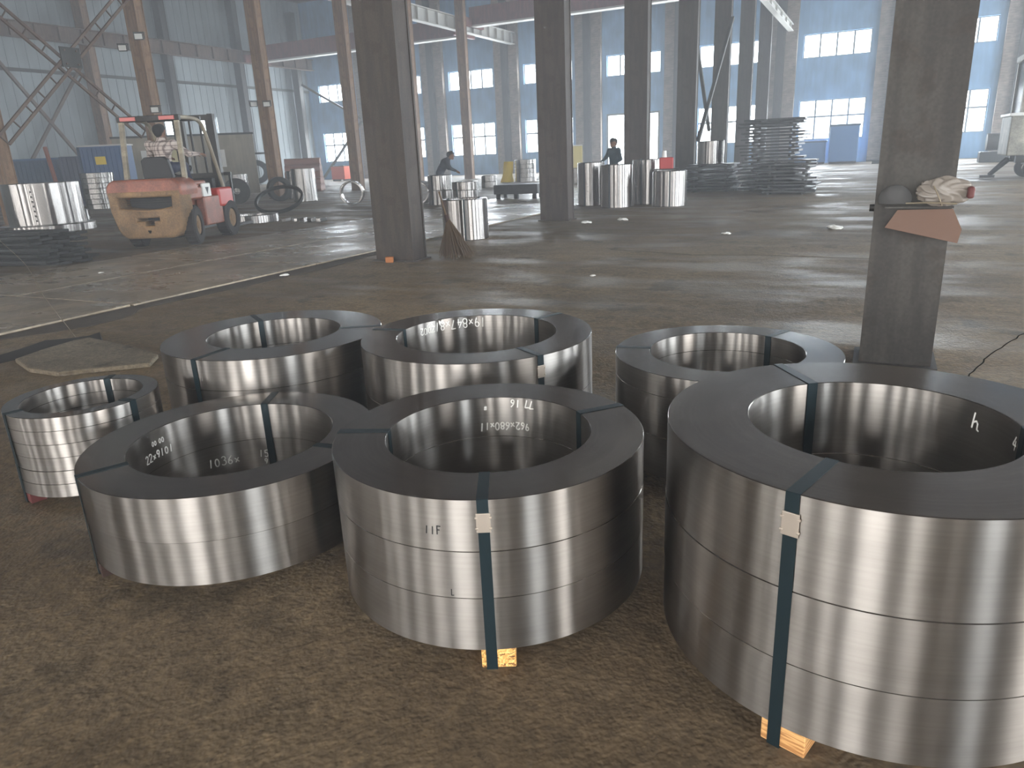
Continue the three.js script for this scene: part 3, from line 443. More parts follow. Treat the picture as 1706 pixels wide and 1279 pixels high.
// pose: joints in metres, x to the person's right, -z ahead
function person(label, at, turn, j, colours, scale = 1) {
  const t = thing('person', label, 'person', at, turn), B = [], top = j.topTag || 'shirt';
  const sym = (name) => [j[name + 'L'], j[name + 'R']];
  B.push(bone(j.pelvis, 0.135, j.waist, 0.125, 'trousers'), bone(j.waist, 0.125, j.chest, 0.155, top), bone(j.chest, 0.15, j.neck, 0.07, top), bone(j.neck, 0.056, j.head, 0.06, 'skin'));
  for (const s of ['L', 'R']) {
    B.push(bone(j.chest, 0.11, j['shoulder' + s], 0.075, top), bone(j['shoulder' + s], 0.07, j['elbow' + s], 0.052, top), bone(j['elbow' + s], 0.05, j['wrist' + s], 0.034, top));
    B.push(bone(j.pelvis, 0.1, j['hip' + s], 0.105, 'trousers'), bone(j['hip' + s], 0.1, j['knee' + s], 0.068, 'trousers'), bone(j['knee' + s], 0.066, j['ankle' + s], 0.045, 'trousers'), bone(j['ankle' + s], 0.05, j['toe' + s], 0.038, 'shoe'));
  }
  const all = B.flatMap((b) => [[b[0], b[1], b[2]], [b[4], b[5], b[6]]]), lo = [0, 1, 2].map((q) => Math.min(...all.map((p) => p[q])) - 0.2), hi = [0, 1, 2].map((q) => Math.max(...all.map((p) => p[q])) + 0.2), c = lo.map((v, q) => (v + hi[q]) / 2), half = Math.max(...lo.map((v, q) => (hi[q] - v) / 2));
  const list = [fieldMesh(B, c, half, 92, 0.035, colours)];
  const H = j.head, f = j.face || [0, 0, -1], s = [-f[2], 0, f[0]], o = (x, y, z) => [H[0] + s[0] * x + f[0] * z, H[1] + y, H[2] + s[2] * x + f[2] * z];
  const hb = [bone(o(0, 0.03, -0.02), 0.092, o(0, 0.045, 0.02), 0.088, 'skin'), bone(o(0, -0.03, 0.03), 0.065, o(0, -0.075, 0.055), 0.042, 'skin'), bone(o(0, 0.01, 0.1), 0.012, o(0, -0.022, 0.118), 0.016, 'skin'), bone(o(-0.03, -0.052, 0.088), 0.008, o(0.03, -0.052, 0.088), 0.008, 'lip'), bone(j.neck, 0.055, o(0, -0.05, 0), 0.055, 'skin')];
  for (const k of [-1, 1]) hb.push(bone(o(k * 0.086, 0.015, 0.0), 0.014, o(k * 0.09, -0.02, -0.005), 0.011, 'skin'), bone(o(k * 0.034, 0.012, 0.086), 0.014, o(k * 0.034, 0.012, 0.088), 0.014, 'eye'), bone(o(k * 0.02, 0.034, 0.098), 0.007, o(k * 0.05, 0.034, 0.088), 0.006, 'brow'));
  list.push(fieldMesh(hb, [H[0], H[1], H[2]], 0.2, 64, 0.012, colours));
  for (const q of ['L', 'R']) { const e = j['elbow' + q], w = j['wrist' + q], d = [w[0] - e[0], w[1] - e[1], w[2] - e[2]]; const L = Math.hypot(...d); const dir = d.map((x) => x / L); list.push(fieldMesh(handBones(w, dir, Math.abs(dir[1]) > 0.8 ? [0, 0, -1] : [0, 1, 0]), [w[0] + dir[0] * 0.07, w[1] + dir[1] * 0.07, w[2] + dir[2] * 0.07], 0.13, 52, 0.006, colours)); }
  part('body', mergeGeometries(list, false), M.person, t);
  const hair = [bone(o(0, 0.05, -0.035), 0.096, o(0, 0.072, 0.03), 0.086, 'hair'), bone(o(0, -0.01, -0.06), 0.062, o(0, 0.05, -0.05), 0.085, 'hair')];
  part('hair', fieldMesh(hair, [H[0], H[1] + 0.03, H[2]], 0.2, 40, 0.02, colours), M.hair, t, 'short black hair'); t.scale.setScalar(scale); return t;
}
const skin = [0.22, 0.11, 0.065], tones = (o) => ({ skin, lip: [0.2, 0.07, 0.05], eye: [0.03, 0.02, 0.02], brow: [0.012, 0.01, 0.01], hair: [0.01, 0.01, 0.01], shoe: SHOE, ...o });
const standing = { pelvis: [0, 0.93, 0], waist: [0, 1.08, 0], chest: [0, 1.3, -0.01], neck: [0, 1.46, 0], head: [0, 1.585, -0.02], shoulderL: [-0.19, 1.39, 0], shoulderR: [0.19, 1.39, 0], elbowL: [-0.27, 1.14, 0.03], elbowR: [0.26, 1.14, 0.02], wristL: [-0.2, 0.98, -0.18], wristR: [0.2, 1.0, -0.2], hipL: [-0.1, 0.9, 0], hipR: [0.1, 0.9, 0], kneeL: [-0.12, 0.5, -0.02], kneeR: [0.12, 0.5, -0.03], ankleL: [-0.13, 0.09, 0.02], ankleR: [0.13, 0.09, 0.02], toeL: [-0.15, 0.045, -0.14], toeR: [0.15, 0.045, -0.14] };
person('person in dark teal work clothes standing behind the tall ring bundles before the bright doorway', [-7.1, 0, 21.4], 2.6, { ...standing, elbowR: [0.3, 1.2, -0.05], wristR: [0.36, 1.05, -0.22] }, tones({ shirt: [0.035, 0.06, 0.075], trousers: [0.03, 0.045, 0.06] }));
person('person in dark jacket bending over a ring stack near the fourth end window', [-13.0, 0, 21.2], -0.9, { ...standing, waist: [0, 1.05, -0.06], chest: [0, 1.24, -0.2], neck: [0, 1.36, -0.3], head: [0, 1.45, -0.39], shoulderL: [-0.19, 1.31, -0.22], shoulderR: [0.19, 1.31, -0.22], elbowL: [-0.24, 1.07, -0.32], elbowR: [0.24, 1.07, -0.32], wristL: [-0.16, 0.98, -0.52], wristR: [0.16, 0.98, -0.52] }, tones({ shirt: [0.03, 0.032, 0.04], trousers: [0.05, 0.055, 0.07] }));

// ---------------------------------------------------------------- forklift seen from behind
{
  const t = thing('forklift', 'faded orange forklift truck seen from behind with a driver in its seat', 'forklift', [-12.33, 0, 9.5], 24 * D2R); t.scale.setScalar(1.15);
  const outline = new THREE.Shape(); outline.moveTo(-0.36, 0.2); outline.lineTo(0.36, 0.2); outline.quadraticCurveTo(0.46, 0.22, 0.5, 0.34); outline.lineTo(0.57, 0.62); outline.lineTo(0.575, 0.9); outline.lineTo(-0.575, 0.9); outline.lineTo(-0.57, 0.62); outline.lineTo(-0.5, 0.34); outline.quadraticCurveTo(-0.46, 0.22, -0.36, 0.2);
  const hole = new THREE.Path(); hole.moveTo(-0.48, 0.855); hole.lineTo(-0.46, 0.64); hole.quadraticCurveTo(0, 0.54, 0.46, 0.64); hole.lineTo(0.48, 0.855); hole.lineTo(-0.48, 0.855); outline.holes.push(hole);
  const slot = new THREE.Path(); slot.moveTo(-0.22, 0.53); slot.lineTo(-0.22, 0.41); slot.lineTo(-0.1, 0.41); slot.lineTo(-0.1, 0.34); slot.lineTo(0.12, 0.34); slot.lineTo(0.12, 0.41); slot.lineTo(0.22, 0.41); slot.lineTo(0.22, 0.53); slot.lineTo(-0.22, 0.53); outline.holes.push(slot);
 
  const cw = new THREE.ExtrudeGeometry(outline, { depth: 0.3, bevelEnabled: true, bevelSize: 0.035, bevelThickness: 0.06, bevelSegments: 4, curveSegments: 10 }); cw.translate(0, 0, -0.36); part('counterweight', metreUV(cw), M.forkTan, t, 'dust-covered rear counterweight');
  part('counterweight_core', box(1.0, 0.56, 0.2, 0, 0.6, -0.46), M.black, t); part('grille', join([0.7, 0.74, 0.78].map((y) => box(0.8, 0.012, 0.02, 0, y, -0.2))), M.darkSteel, t);
  { const s = new THREE.Shape(); const w = 0.58; s.moveTo(-w, 0); s.lineTo(w, 0); s.lineTo(w, -0.0); s.quadraticCurveTo(w + 0.03, 0.14, w - 0.1, 0.19); s.lineTo(-w + 0.1, 0.19); s.quadraticCurveTo(-w - 0.03, 0.14, -w, 0); const g = new THREE.ExtrudeGeometry(s, { depth: 0.55, bevelEnabled: true, bevelSize: 0.04, bevelThickness: 0.06, bevelSegments: 4 }); g.translate(0, 0.88, -0.62); part('rear_hood', metreUV(g), M.forkOrange, t, 'faded orange rear hood'); }
  part('chassis', box(0.8, 0.5, 1.6, 0, 0.52, -1.38, 0.03), M.forkOrange, t); part('seat_deck', box(0.98, 0.28, 0.7, 0, 0.9, -0.95, 0.04), M.forkOrange, t);
  for (const s of [-1, 1]) { part('side_skirt', join([box(0.16, 0.5, 0.72, s * 0.5, 0.52, -1.27, 0.03), box(0.14, 0.22, 0.62, s * 0.5, 0.84, -0.62, 0.05)]), M.forkOrange, t); part('side_cover', box(0.05, 0.26, 0.32, s * 0.54, 0.86, -1.12, 0.02), M.whitePaint, t, 'white side cover'); part('front_fender', box(0.2, 0.34, 0.62, s * 0.5, 0.72, -1.82, 0.05), M.forkRed, t, 'bright red front fender'); }
  { const tri = new THREE.Shape([[-0.07, 0.06], [0.07, 0.06], [0, -0.07]].map((p) => new THREE.Vector2(...p))), g = new THREE.ShapeGeometry(tri); g.rotateY(Math.PI / 2); part('warning_triangle', metreUV(g), M.black, t).position.set(0.5665, 0.86, -1.12); }
  const wheel = (x, z, r, w, turn) => { const o = new THREE.Group(); o.name = 'wheel'; o.position.set(x, r, z); o.rotation.y = turn; t.add(o); const p = [[r * 0.55, -w / 2], [r * 0.93, -w / 2], [r, -w * 0.36], [r, w * 0.36], [r * 0.93, w / 2], [r * 0.55, w / 2]].map(([a, b]) => [a, b]); const g = turned(p, 40); g.rotateZ(Math.PI / 2); part('tyre', g, M.rubber, o); const rim = join([cyl(r * 0.56, r * 0.5, w * 0.8, 24), cyl(r * 0.2, r * 0.2, w * 0.95, 12)]); rim.rotateZ(Math.PI / 2); part('rim', rim, M.forkTan, o, 'dusty wheel rim'); const lug = []; for (let k = 0; k < 28; k++) { const a = (k / 28) * Math.PI * 2, b = box(w * 0.82, 0.018, 0.03, 0, r + 0.004, 0); b.rotateX(a); lug.push(b); } part('tread', join(lug), M.rubber, o); };
  wheel(-0.47, -0.52, 0.32, 0.2, 0.18); wheel(0.5, -0.52, 0.32, 0.2, 0.18); wheel(-0.5, -1.95, 0.33, 0.22, 0); wheel(0.5, -1.95, 0.33, 0.22, 0);
  part('tow_pin', rod([0, 0.22, -0.06], [0, 0.3, -0.0], 0.03), M.black, t); part('rear_axle', rod([-0.4, 0.3, -0.52], [0.4, 0.3, -0.52], 0.06), M.darkSteel, t);
  for (const s of [-1, 1]) { part('guard_leg', join([bar([s * 0.5, 1.0, -0.5], [s * 0.47, 2.02, -0.62], 0.07, 0.06)]), M.forkFrame, t); part('guard_leg', tube([[s * 0.5, 0.85, -1.98], [s * 0.49, 1.4, -1.78], [s * 0.47, 1.95, -1.55], [s * 0.47, 2.04, -1.42], [s * 0.47, 2.07, -1.2], [s * 0.47, 2.07, -0.66]], 0.035, 30), M.forkFrame, t); }
  part('guard_roof', join([box(1.06, 0.09, 0.08, 0, 2.06, -0.62, 0.01), box(1.0, 0.06, 0.06, 0, 2.08, -1.45), ...[-0.3, -0.15, 0, 0.15, 0.3].map((x) => box(0.03, 0.04, 0.86, x, 2.09, -1.03))]), M.darkSteel, t);
  for (const s of [-1, 1]) part('tail_lamp', box(0.26, 0.06, 0.02, s * 0.33 , 2.06, -0.57, 0.004), M.redLens, t, 'red tail lamp strip');
  part('seat_back', (() => { const sh = new THREE.Shape([[-0.24, 0], [0.24, 0], [0.2, 0.34], [0.15, 0.38], [-0.17, 0.38], [-0.22, 0.34]].map((p) => new THREE.Vector2(...p))); const g = new THREE.ExtrudeGeometry(sh, { depth: 0.06, bevelEnabled: true, bevelSize: 0.02, bevelThickness: 0.02, bevelSegments: 3 }); g.rotateX(0.12); g.translate(0, 1.06, -0.68); return metreUV(g); })(), M.seat, t, 'black vinyl seat back');
  part('seat_cushion', box(0.46, 0.1, 0.44, 0, 1.08, -0.93, 0.04), M.seat, t);
  { const g = new THREE.TorusGeometry(0.16, 0.016, 10, 28).toNonIndexed(); g.rotateX(-Math.PI / 2 + 0.6); g.translate(0, 1.22, -1.5); part('steering_wheel', g, M.black, t); part('steering_post', rod([0, 0.8, -1.75], [0, 1.21, -1.5], 0.03), M.black, t); part('dashboard', box(0.86, 0.3, 0.1, 0, 0.92, -1.78, 0.03), M.black, t); }
  for (const s of [-1, 1]) { part('mast_rail', join([box(0.1, 2.1, 0.12, s * 0.34, 1.15, -2.28), box(0.07, 2.0, 0.1, s * 0.25, 1.18, -2.32)]), M.darkSteel, t); part('tilt_cylinder', rod([s * 0.4, 0.55, -1.75], [s * 0.36, 1.0, -2.22], 0.035), M.darkSteel, t); part('fork', join([box(0.12, 0.7, 0.04, s * 0.3, 0.45, -2.5), box(0.12, 0.04, 1.05, s * 0.3, 0.12, -3.0)]), M.darkSteel, t); }
  for (const y of [2.14, 1.1, 0.3]) part('mast_crossbar', box(0.78, 0.1, 0.06, 0, y, -2.28), M.darkSteel, t); part('lift_chain', join([rod([-0.1, 0.4, -2.3], [-0.1, 2.1, -2.3], 0.02), rod([0.1, 0.4, -2.3], [0.1, 2.1, -2.3], 0.02)]), M.darkSteel, t);
  part('load_backrest', join([box(0.98, 0.06, 0.05, 0, 1.12, -2.44), box(0.98, 0.06, 0.05, 0, 0.3, -2.44), ...[-0.46, -0.23, 0, 0.23, 0.46].map((x) => box(0.04, 0.8, 0.04, x, 0.71, -2.44))]), M.darkSteel, t); part('exhaust_stack', join([rod([0.42, 1.0, -0.62], [0.42, 1.25, -0.62], 0.03)]), M.darkSteel, t);
  const d = person('driver in a beige checked shirt sitting on the forklift, seen from behind', [0, 0, 0], 24 * D2R, { pelvis: [0, 1.2, 0], waist: [0, 1.32, -0.02], chest: [0.01, 1.53, -0.04], neck: [0.01, 1.68, -0.05], head: [0.0, 1.8, -0.07], shoulderL: [-0.2, 1.61, -0.03], shoulderR: [0.21, 1.61, -0.05], elbowL: [-0.28, 1.37, -0.14], elbowR: [0.38, 1.44, -0.22], wristL: [-0.12, 1.38, -0.42], wristR: [0.46, 1.43, -0.46], hipL: [-0.1, 1.21, -0.02], hipR: [0.1, 1.21, -0.02], kneeL: [-0.16, 1.24, -0.44], kneeR: [0.16, 1.24, -0.44], ankleL: [-0.16, 0.92, -0.62], ankleR: [0.16, 0.92, -0.62], toeL: [-0.16, 0.88, -0.74], toeR: [0.16, 0.88, -0.74], topTag: 'plaid' }, tones({ plaid: [0.5, 0.42, 0.37], trousers: [0.02, 0.025, 0.05] }), 1.12);
  const off = new THREE.Vector3(0, 0, -0.97).applyAxisAngle(new THREE.Vector3(0, 1, 0), 24 * D2R); d.position.set(-12.33 + off.x, 0.1, -9.5 + off.z);
}

// ---------------------------------------------------------------- machined rings and stacks farther down the hall
function farBundle(label, u, v, R, h, n, { r = R * 0.78, straps = [-100, 20, 140], y = 0, material = M.farRing } = {}) {
  const t = thing('ring_stack', label, 'ring stack', [u, y, v], 0, 'bright ring stacks farther down the hall');
  for (let i = 0; i < n; i++) part('ring', turned(ringProfile(R - (i % 2) * 0.012, r, h / n - 0.004, 0.012), 144, true, 0.12, n * 5 + i + Math.round(Math.abs(u) * 3)), material, t).position.y = y || i ? (i * h) / n : 0.0;
  straps.forEach((a) => { const s = part('strap', strapGeo(R, r, h, 0.035, 0.004), M.strap, t); s.rotation.y = a * D2R; }); return t;
}
farBundle('lone tall bright ring bundle standing nearest the thick dark column', -6.62, 11.55, 0.41, 0.71, 1, { straps: [-62, 60, 180] });
farBundle('bright ring stack in front of the bending worker', -12.35, 20.1, 0.39, 0.9, 2); farBundle('shorter bright ring stack beside the one in front of the bending worker', -11.0, 19.3, 0.39, 0.72, 3);
farBundle('tall bright ring stack, front one of the three by the bright doorway', -6.02, 18.4, 0.42, 1.06, 1); farBundle('tall bright ring stack, left rear of the three by the bright doorway', -6.98, 19.1, 0.36, 1.12, 1); farBundle('tall bright ring stack, right rear of the three by the bright doorway', -5.5, 19.45, 0.42, 1.14, 1);
farBundle('bright ring stack standing alone with a red box on top', -4.72, 18.6, 0.43, 0.86, 1, { straps: [-75, 50, 170] });
farBundle('small bright ring stack under the cream panel', -12.5, 32.3, 0.27, 0.68, 1); farBundle('wide ring stack of thin rings beside the yellow cover', -16.9, 36.2, 0.56, 1.12, 5); farBundle('low pair of bright rings near the dark pallet table', -16.1, 30.5, 0.37, 0.54, 2);
farBundle('tall bright ring stack next to the leaning dark ring', -20.4, 23.0, 0.46, 1.25, 1); farBundle('bright stack of four rings behind the leaning dark ring', -22.6, 25.0, 0.4, 1.15, 4);
farBundle('stack of six thin rings in front of the blue cabinet', -29.2, 20.5, 0.62, 1.45, 7); farBundle('short bright ring at the frame edge beside the dark flat bars', -20.75, 10.45, 0.48, 0.5, 1); farBundle('bright ring low behind the forklift front wheel', -15.6, 13.6, 0.5, 0.35, 2);
farBundle('low bright ring between the big flanged drum and the forklift', -22.0, 14.3, 0.55, 0.4, 1); farBundle('bright ring stack on the plate pile', -4.9, 24.4, 0.42, 0.7, 1, { y: 0.846, straps: [] });
farBundle('ring stack glimpsed between the forklift and the beige partition', -25.9, 22.4, 0.5, 0.9, 3); farBundle('bright stack left of the tan column with floodlights', -27.0, 26.0, 0.42, 1.1, 4);
{ // large flanged drum with a row of bolt holes
  const t = thing('flanged_drum', 'large bright flanged drum with a vertical row of bolt holes', 'drum', [-19.95, 0, 12.35]);
  part('base_flange', turned(ringProfile(1.12, 0.7, 0.2, 0.015), 96), M.farRing, t); const w = part('shell', turned(ringProfile(0.9, 0.8, 1.05, 0.01), 144, true, 0.12, 3), M.farRing, t); w.position.y = 0.2;
  for (let k = 0; k < 7; k++) { const h = part('bolt_hole', rod([0.895, 0.32 + k * 0.12, 0], [0.905, 0.32 + k * 0.12, 0], 0.022, 10), M.black, t, 'dark bolt hole'); h.rotation.y = -48 * D2R; }
  for (const a of [-70, -35, -15]) { const h = part('shell_rib', box(0.05, 1.02, 0.16, 0.91, 0.72, 0), M.farRing, t); h.rotation.y = a * D2R; } }
function uprightRing(name, label, u, y, v, R, r, w, yaw, tilt, material) { const t = thing(name, label, 'ring', [u, y, v], yaw); const g = turned(ringProfile(R, r, w, 0.01), 72); g.translate(0, -w / 2, 0); g.rotateX(Math.PI / 2 - tilt); part('ring_body', g, material, t); return t; }
uprightRing('leaning_ring', 'thin dark ring leaning over beside the tall bright stack', -16.4, 0.42, 17.3, 0.74, 0.66, 0.1, 0.4, 1.05, M.darkSteel);
uprightRing('flat_ring', 'wide bright ring lying flat on the floor in front of the leaning dark ring', -14.75, 0.11, 14.5, 0.66, 0.54, 0.2, 0, Math.PI / 2, M.farRing);
uprightRing('flange_disc', 'dark round flange standing on edge, nearer the forklift', -23.0, 0.5, 22.0, 0.5, 0.12, 0.3, 0.75, 0, M.darkSteel); uprightRing('flange_disc', 'dark round flange standing on edge, nearer the tan column', -22.1, 0.48, 23.4, 0.48, 0.3, 0.3, 1.1, 0, M.darkSteel);
uprightRing('lying_ring', 'bright ring lying on its side left of the thick dark column', -16.2, 0.4, 20.6, 0.4, 0.34, 0.4, 0.5, 0, M.farRing); uprightRing('lying_ring', 'second bright ring lying on its side, close to the thick dark column', -15.6, 0.36, 21.6, 0.36, 0.3, 0.6, 0.9, 0, M.farRing); uprightRing('lying_ring', 'bright ring on its side right of the thick dark column', -13.4, 0.36, 20.6, 0.36, 0.3, 0.5, 0.2, 0, M.farRing);
{ const r = rng(21); for (let i = 0; i < 5; i++) lone('steel_offcut', 'bright steel offcut lying beside the flat ring', 'offcut', box(0.12, 0.06 + 0.05 * r(), 0.3, 0, 0.05, 0, 0.008), M.farRing, [-13.82 + i * 0.3, 0, 14.75 + (r() - 0.5) * 0.25], r(), 'offcuts beside the flat ring'); }
{ const t = thing('pallet_table', 'low dark steel work table on short feet', 'table', [-10.6, 0, 22.2], 0.12); part('top_slab', box(1.5, 0.3, 0.9, 0, 0.33, 0, 0.02), M.plate, t); for (const [x, z] of [[-0.62, 0.36], [0.62, 0.36], [-0.62, -0.36], [0.62, -0.36], [0, 0.36]]) part('foot', box(0.12, 0.18, 0.12, x, 0.09, z), M.darkSteel, t); }
{ const t = thing('cream_panel', 'cream upright panel box on the small ring stack', 'panel', [-12.5, 0.69, 32.3], 0.4); part('case', box(0.55, 0.95, 0.3, 0, 0.475, 0, 0.03), M.cream, t); part('lid', box(0.57, 0.05, 0.32, 0, 0.97, 0, 0.01), M.whitePaint, t); }
{ const t = thing('red_box', 'red box with a white cap on the lone ring stack', 'box', [-4.85, 0.872, 18.75], 0.3); part('case', box(0.34, 0.3, 0.26, 0, 0.15, 0, 0.03), M.redBox, t); part('cap', cyl(0.05, 0.06, 0.16, 16, -0.05, 0.38, 0), M.whitePaint, t); part('tray', box(0.62, 0.03, 0.4, 0, 0.015, 0, 0.01), M.darkSteel, t); }
{ const g = new THREE.CylinderGeometry(0.22, 0.34, 1.05, 18, 8); const p = g.attributes.position; for (let i = 0; i < p.count; i++) { const a = Math.atan2(p.getZ(i), p.getX(i)), k = 1 + 0.2 * Math.sin(a * 4 + p.getY(i) * 5); p.setXYZ(i, p.getX(i) * k + 0.12 * (p.getY(i) + 0.5), p.getY(i), p.getZ(i) * k * 0.6); } g.translate(0, 0.525, 0); g.computeVertexNormals(); lone('yellow_cover', 'yellow cloth cover draped beside the wide ring stack', 'cover', metreUV(g.toNonIndexed()), M.yellow, [-17.9, 0, 36.0]); }
// pile of dark steel plates
{ const r = rng(31); const pile = (u, v, w, d, n, h0, label, grp) => { let y = h0; for (let i = 0; i < n; i++) { const th = 0.035 + 0.02 * r(), gap = 0.03 + 0.03 * r(); lone('steel_plate', label, 'plate', box(w * (0.86 + 0.2 * r()), th, d * (0.9 + 0.15 * r()), 0, th / 2, 0), M.plate, [u + (r() - 0.5) * 0.25, y + gap, v + (r() - 0.5) * 0.2], (r() - 0.5) * 0.12, grp); for (const x of i % 2 ? [-0.2, 0.35] : [-0.3, 0.3]) lone('spacer_bar', `square spacer bar in ${grp}`, 'bar', box(0.07, gap - 0.002, d * 0.8, 0, gap / 2, 0), M.darkSteel, [u + x * w, y + 0.001, v], 0, `spacers in ${grp}`); y += th + gap; } };
  pile(-3.0, 24.4, 1.75, 1.5, 22, 0, 'dark steel plate in the tallest plate pile', 'the tallest plate pile'); pile(-4.8, 24.5, 1.6, 1.5, 10, 0, 'dark steel plate in the pile carrying a bright ring', 'the plate pile carrying a ring'); pile(-2.35, 22.6, 1.5, 1.1, 10, 0, 'dark steel plate in the low pile before the tallest one', 'the low front plate pile'); }
// dark flat bars at the left
{ const r = rng(41); let y = 0.0; for (let i = 0; i < 11; i++) { const n = 2 + (i % 2); for (let k = 0; k < n; k++) lone('flat_bar', 'black flat bar in the pile at the edge of the lane', 'bar', box(1.9 + 0.4 * r(), 0.045, 0.26, 0, 0.0225, 0, 0.006), M.flatBar, [-13.15 + (r() - 0.5) * 0.3 - i * 0.03, y + 0.002, 7.5 + (k - (n - 1) / 2) * 0.36], 0.25 + (r() - 0.5) * 0.05, 'pile of black flat bars'); y += 0.0485; } }
// blue cabinets, partition and bits along the sheet wall
function corrugated(w, h, d) { const l = [box(w, h, d, 0, h / 2, 0)]; for (let x = -w / 2 + 0.1; x < w / 2 - 0.05; x += 0.2) l.push(box(0.09, h - 0.1, 0.05, x, h / 2, d / 2 + 0.025)); return join(l); }
{ const t = thing('blue_cabinet', 'tall blue corrugated cabinet with a yellow notice', 'cabinet', [-31.2, 0, 22.6], 0.5); part('case', corrugated(1.95, 2.55, 0.8), M.blueSheet, t); part('notice', box(0.46, 0.34, 0.02, -0.1, 1.95, 0.46, 0.02), M.yellow, t, 'yellow notice'); part('lid', box(2.05, 0.06, 0.9, 0, 2.58, 0), M.paleGirder, t); for (const s of [-1, 1]) part('corner_post', box(0.08, 2.55, 0.08, s * 1.0, 1.275, 0.44), M.blueDark, t); }
{ const t = thing('blue_container', 'dark blue low container beside the blue cabinet', 'container', [-35.2, 0, 21.5], 0.45); part('case', corrugated(3.2, 2.1, 1.0), M.blueDark, t); part('lid', box(3.3, 0.08, 1.1, 0, 2.14, 0), M.blueSheet, t); }
{ const t = thing('purple_panel', 'dull purple sheet panel between the blue cabinet and the container', 'panel', [-33.0, 0, 22.2], 0.5); part('sheet', corrugated(1.2, 2.2, 0.15), std('dull purple sheet', 0x4a5068, 0.7), t); }
{ const t = thing('rusty_post', 'rusty orange post leaning by the blue cabinet', 'post', [-32.2, 0, 20.6]); part('shaft', bar([0.25, 0, 0], [-0.15, 2.6, 0], 0.12), std('rust orange', 0x8a4a32, 0.8), t); part('foot', box(0.3, 0.03, 0.3, 0.25, 0.015, 0), M.darkSteel, t); }
{ const t = thing('partition_wall', 'beige office partition with paper notices behind the forklift', 'partition', [-33.6, 0, 29.0], 0.75); part('panel', box(7.0, 3.1, 0.12, 0, 1.55, 0), M.beige, t); part('cap', box(7.1, 0.1, 0.2, 0, 3.14, 0), M.darkSteel, t); for (const [x, y, w, h, m] of [[-1.8, 1.9, 0.8, 1.1, M.paper], [-0.7, 2.1, 0.5, 1.0, M.cream], [1.6, 1.9, 0.7, 0.9, M.paper]]) part('notice', box(w, h, 0.02, x, y, 0.075), m, t); }
{ const t = thing('control_cabinet', 'dark control cabinet by the sheet wall behind the mast', 'cabinet', [-33.4, 0, 32.4], 0.7); part('case', box(0.9, 2.0, 0.6, 0, 1.0, 0, 0.03), M.columnGrey, t); part('door', box(0.8, 1.8, 0.03, 0, 1.0, 0.315, 0.01), M.darkSteel, t); part('handle', box(0.04, 0.2, 0.03, 0.3, 1.0, 0.34), M.buckle, t); }
{ const t = thing('orange_crate', 'orange crate under the first end window', 'crate', [-38.6, 0, 48.0]); part('case', box(1.3, 1.0, 0.9, 0, 0.6, 0, 0.04), M.orange, t); part('skid', join([box(0.1, 0.1, 0.9, -0.5, 0.05, 0), box(0.1, 0.1, 0.9, 0.5, 0.05, 0)]), M.darkWood, t); part('lid', box(1.34, 0.06, 0.94, 0, 1.12, 0, 0.01), M.darkSteel, t); }
{ const t = thing('pipe_pile', 'stack of pinkish tubes behind the tall bright ring stack', 'pipes', [-27.4, 0, 31.0], 0.6); const m = std('dull pink tube', 0x9a7468, 0.7); for (let i = 0; i < 5; i++) for (let k = 0; k < 6 - i; k++) { const p = part('pipe', rod([-0.9, 0.2 + i * 0.33, (k - (5 - i) / 2) * 0.38], [0.9, 0.2 + i * 0.33, (k - (5 - i) / 2) * 0.38], 0.18, 14), m, t); } }
{ const t = thing('welded_cage', 'dark welded frame with a round drum inside by the sheet wall', 'cage', [-36.8, 0, 37.2], 0.7); for (const [x, z] of [[-1, -0.6], [1, -0.6], [-1, 0.6], [1, 0.6]]) part('post', box(0.1, 2.2, 0.1, x, 1.1, z), M.darkSteel, t); part('rail', join([box(2.1, 0.1, 0.1, 0, 2.2, 0.6), box(2.1, 0.1, 0.1, 0, 2.2, -0.6), box(2.1, 0.1, 0.1, 0, 1.5, 0.6), box(0.1, 0.1, 1.2, -1, 2.2, 0), box(0.1, 0.1, 1.2, 1, 2.2, 0)]), M.darkSteel, t); const g = turned(ringProfile(0.75, 0.4, 0.5, 0.02), 40); g.rotateX(Math.PI / 2); g.translate(0, 1.05, -0.25); part('drum', g, M.darkSteel, t); }
// right side of the hall
{ const t = thing('blue_tote', 'tall blue crate against the end wall window', 'crate', [-2.15, 0, 50.4]); part('case', box(1.6, 2.1, 1.0, 0, 1.15, 0, 0.05), M.blueBox, t); part('rim', box(1.7, 0.12, 1.1, 0, 2.2, 0, 0.03), M.blueDark, t); part('skid', box(1.5, 0.1, 0.9, 0, 0.05, 0), M.darkWood, t); }
{ const t = thing('blue_tote', 'low long blue crate beside the tall blue one', 'crate', [-4.2, 0, 50.6]); part('case', box(2.1, 1.2, 0.9, 0, 0.7, 0, 0.05), M.blueBox, t); part('rim', box(2.2, 0.1, 1.0, 0, 1.32, 0, 0.03), M.blueDark, t); part('skid', box(2.0, 0.1, 0.8, 0, 0.05, 0), M.darkWood, t); }
{ const r = rng(51); for (let i = 0; i < 9; i++) { const a = (r() - 0.5) * 0.1; lone('scrap_bar', 'thin steel bar in the scrap heap at the foot of the end wall', 'scrap', rod([-0.6 - 0.4 * r(), 0.04, 0], [0.7 + 0.6 * r(), 0.04, 0.05], 0.035, 8), M.plate, [0.3 + (r() - 0.5) * 0.4, (i % 3) * 0.078, 47.0 + Math.floor(i / 3) * 0.35], a, 'scrap heap by the end wall'); } }
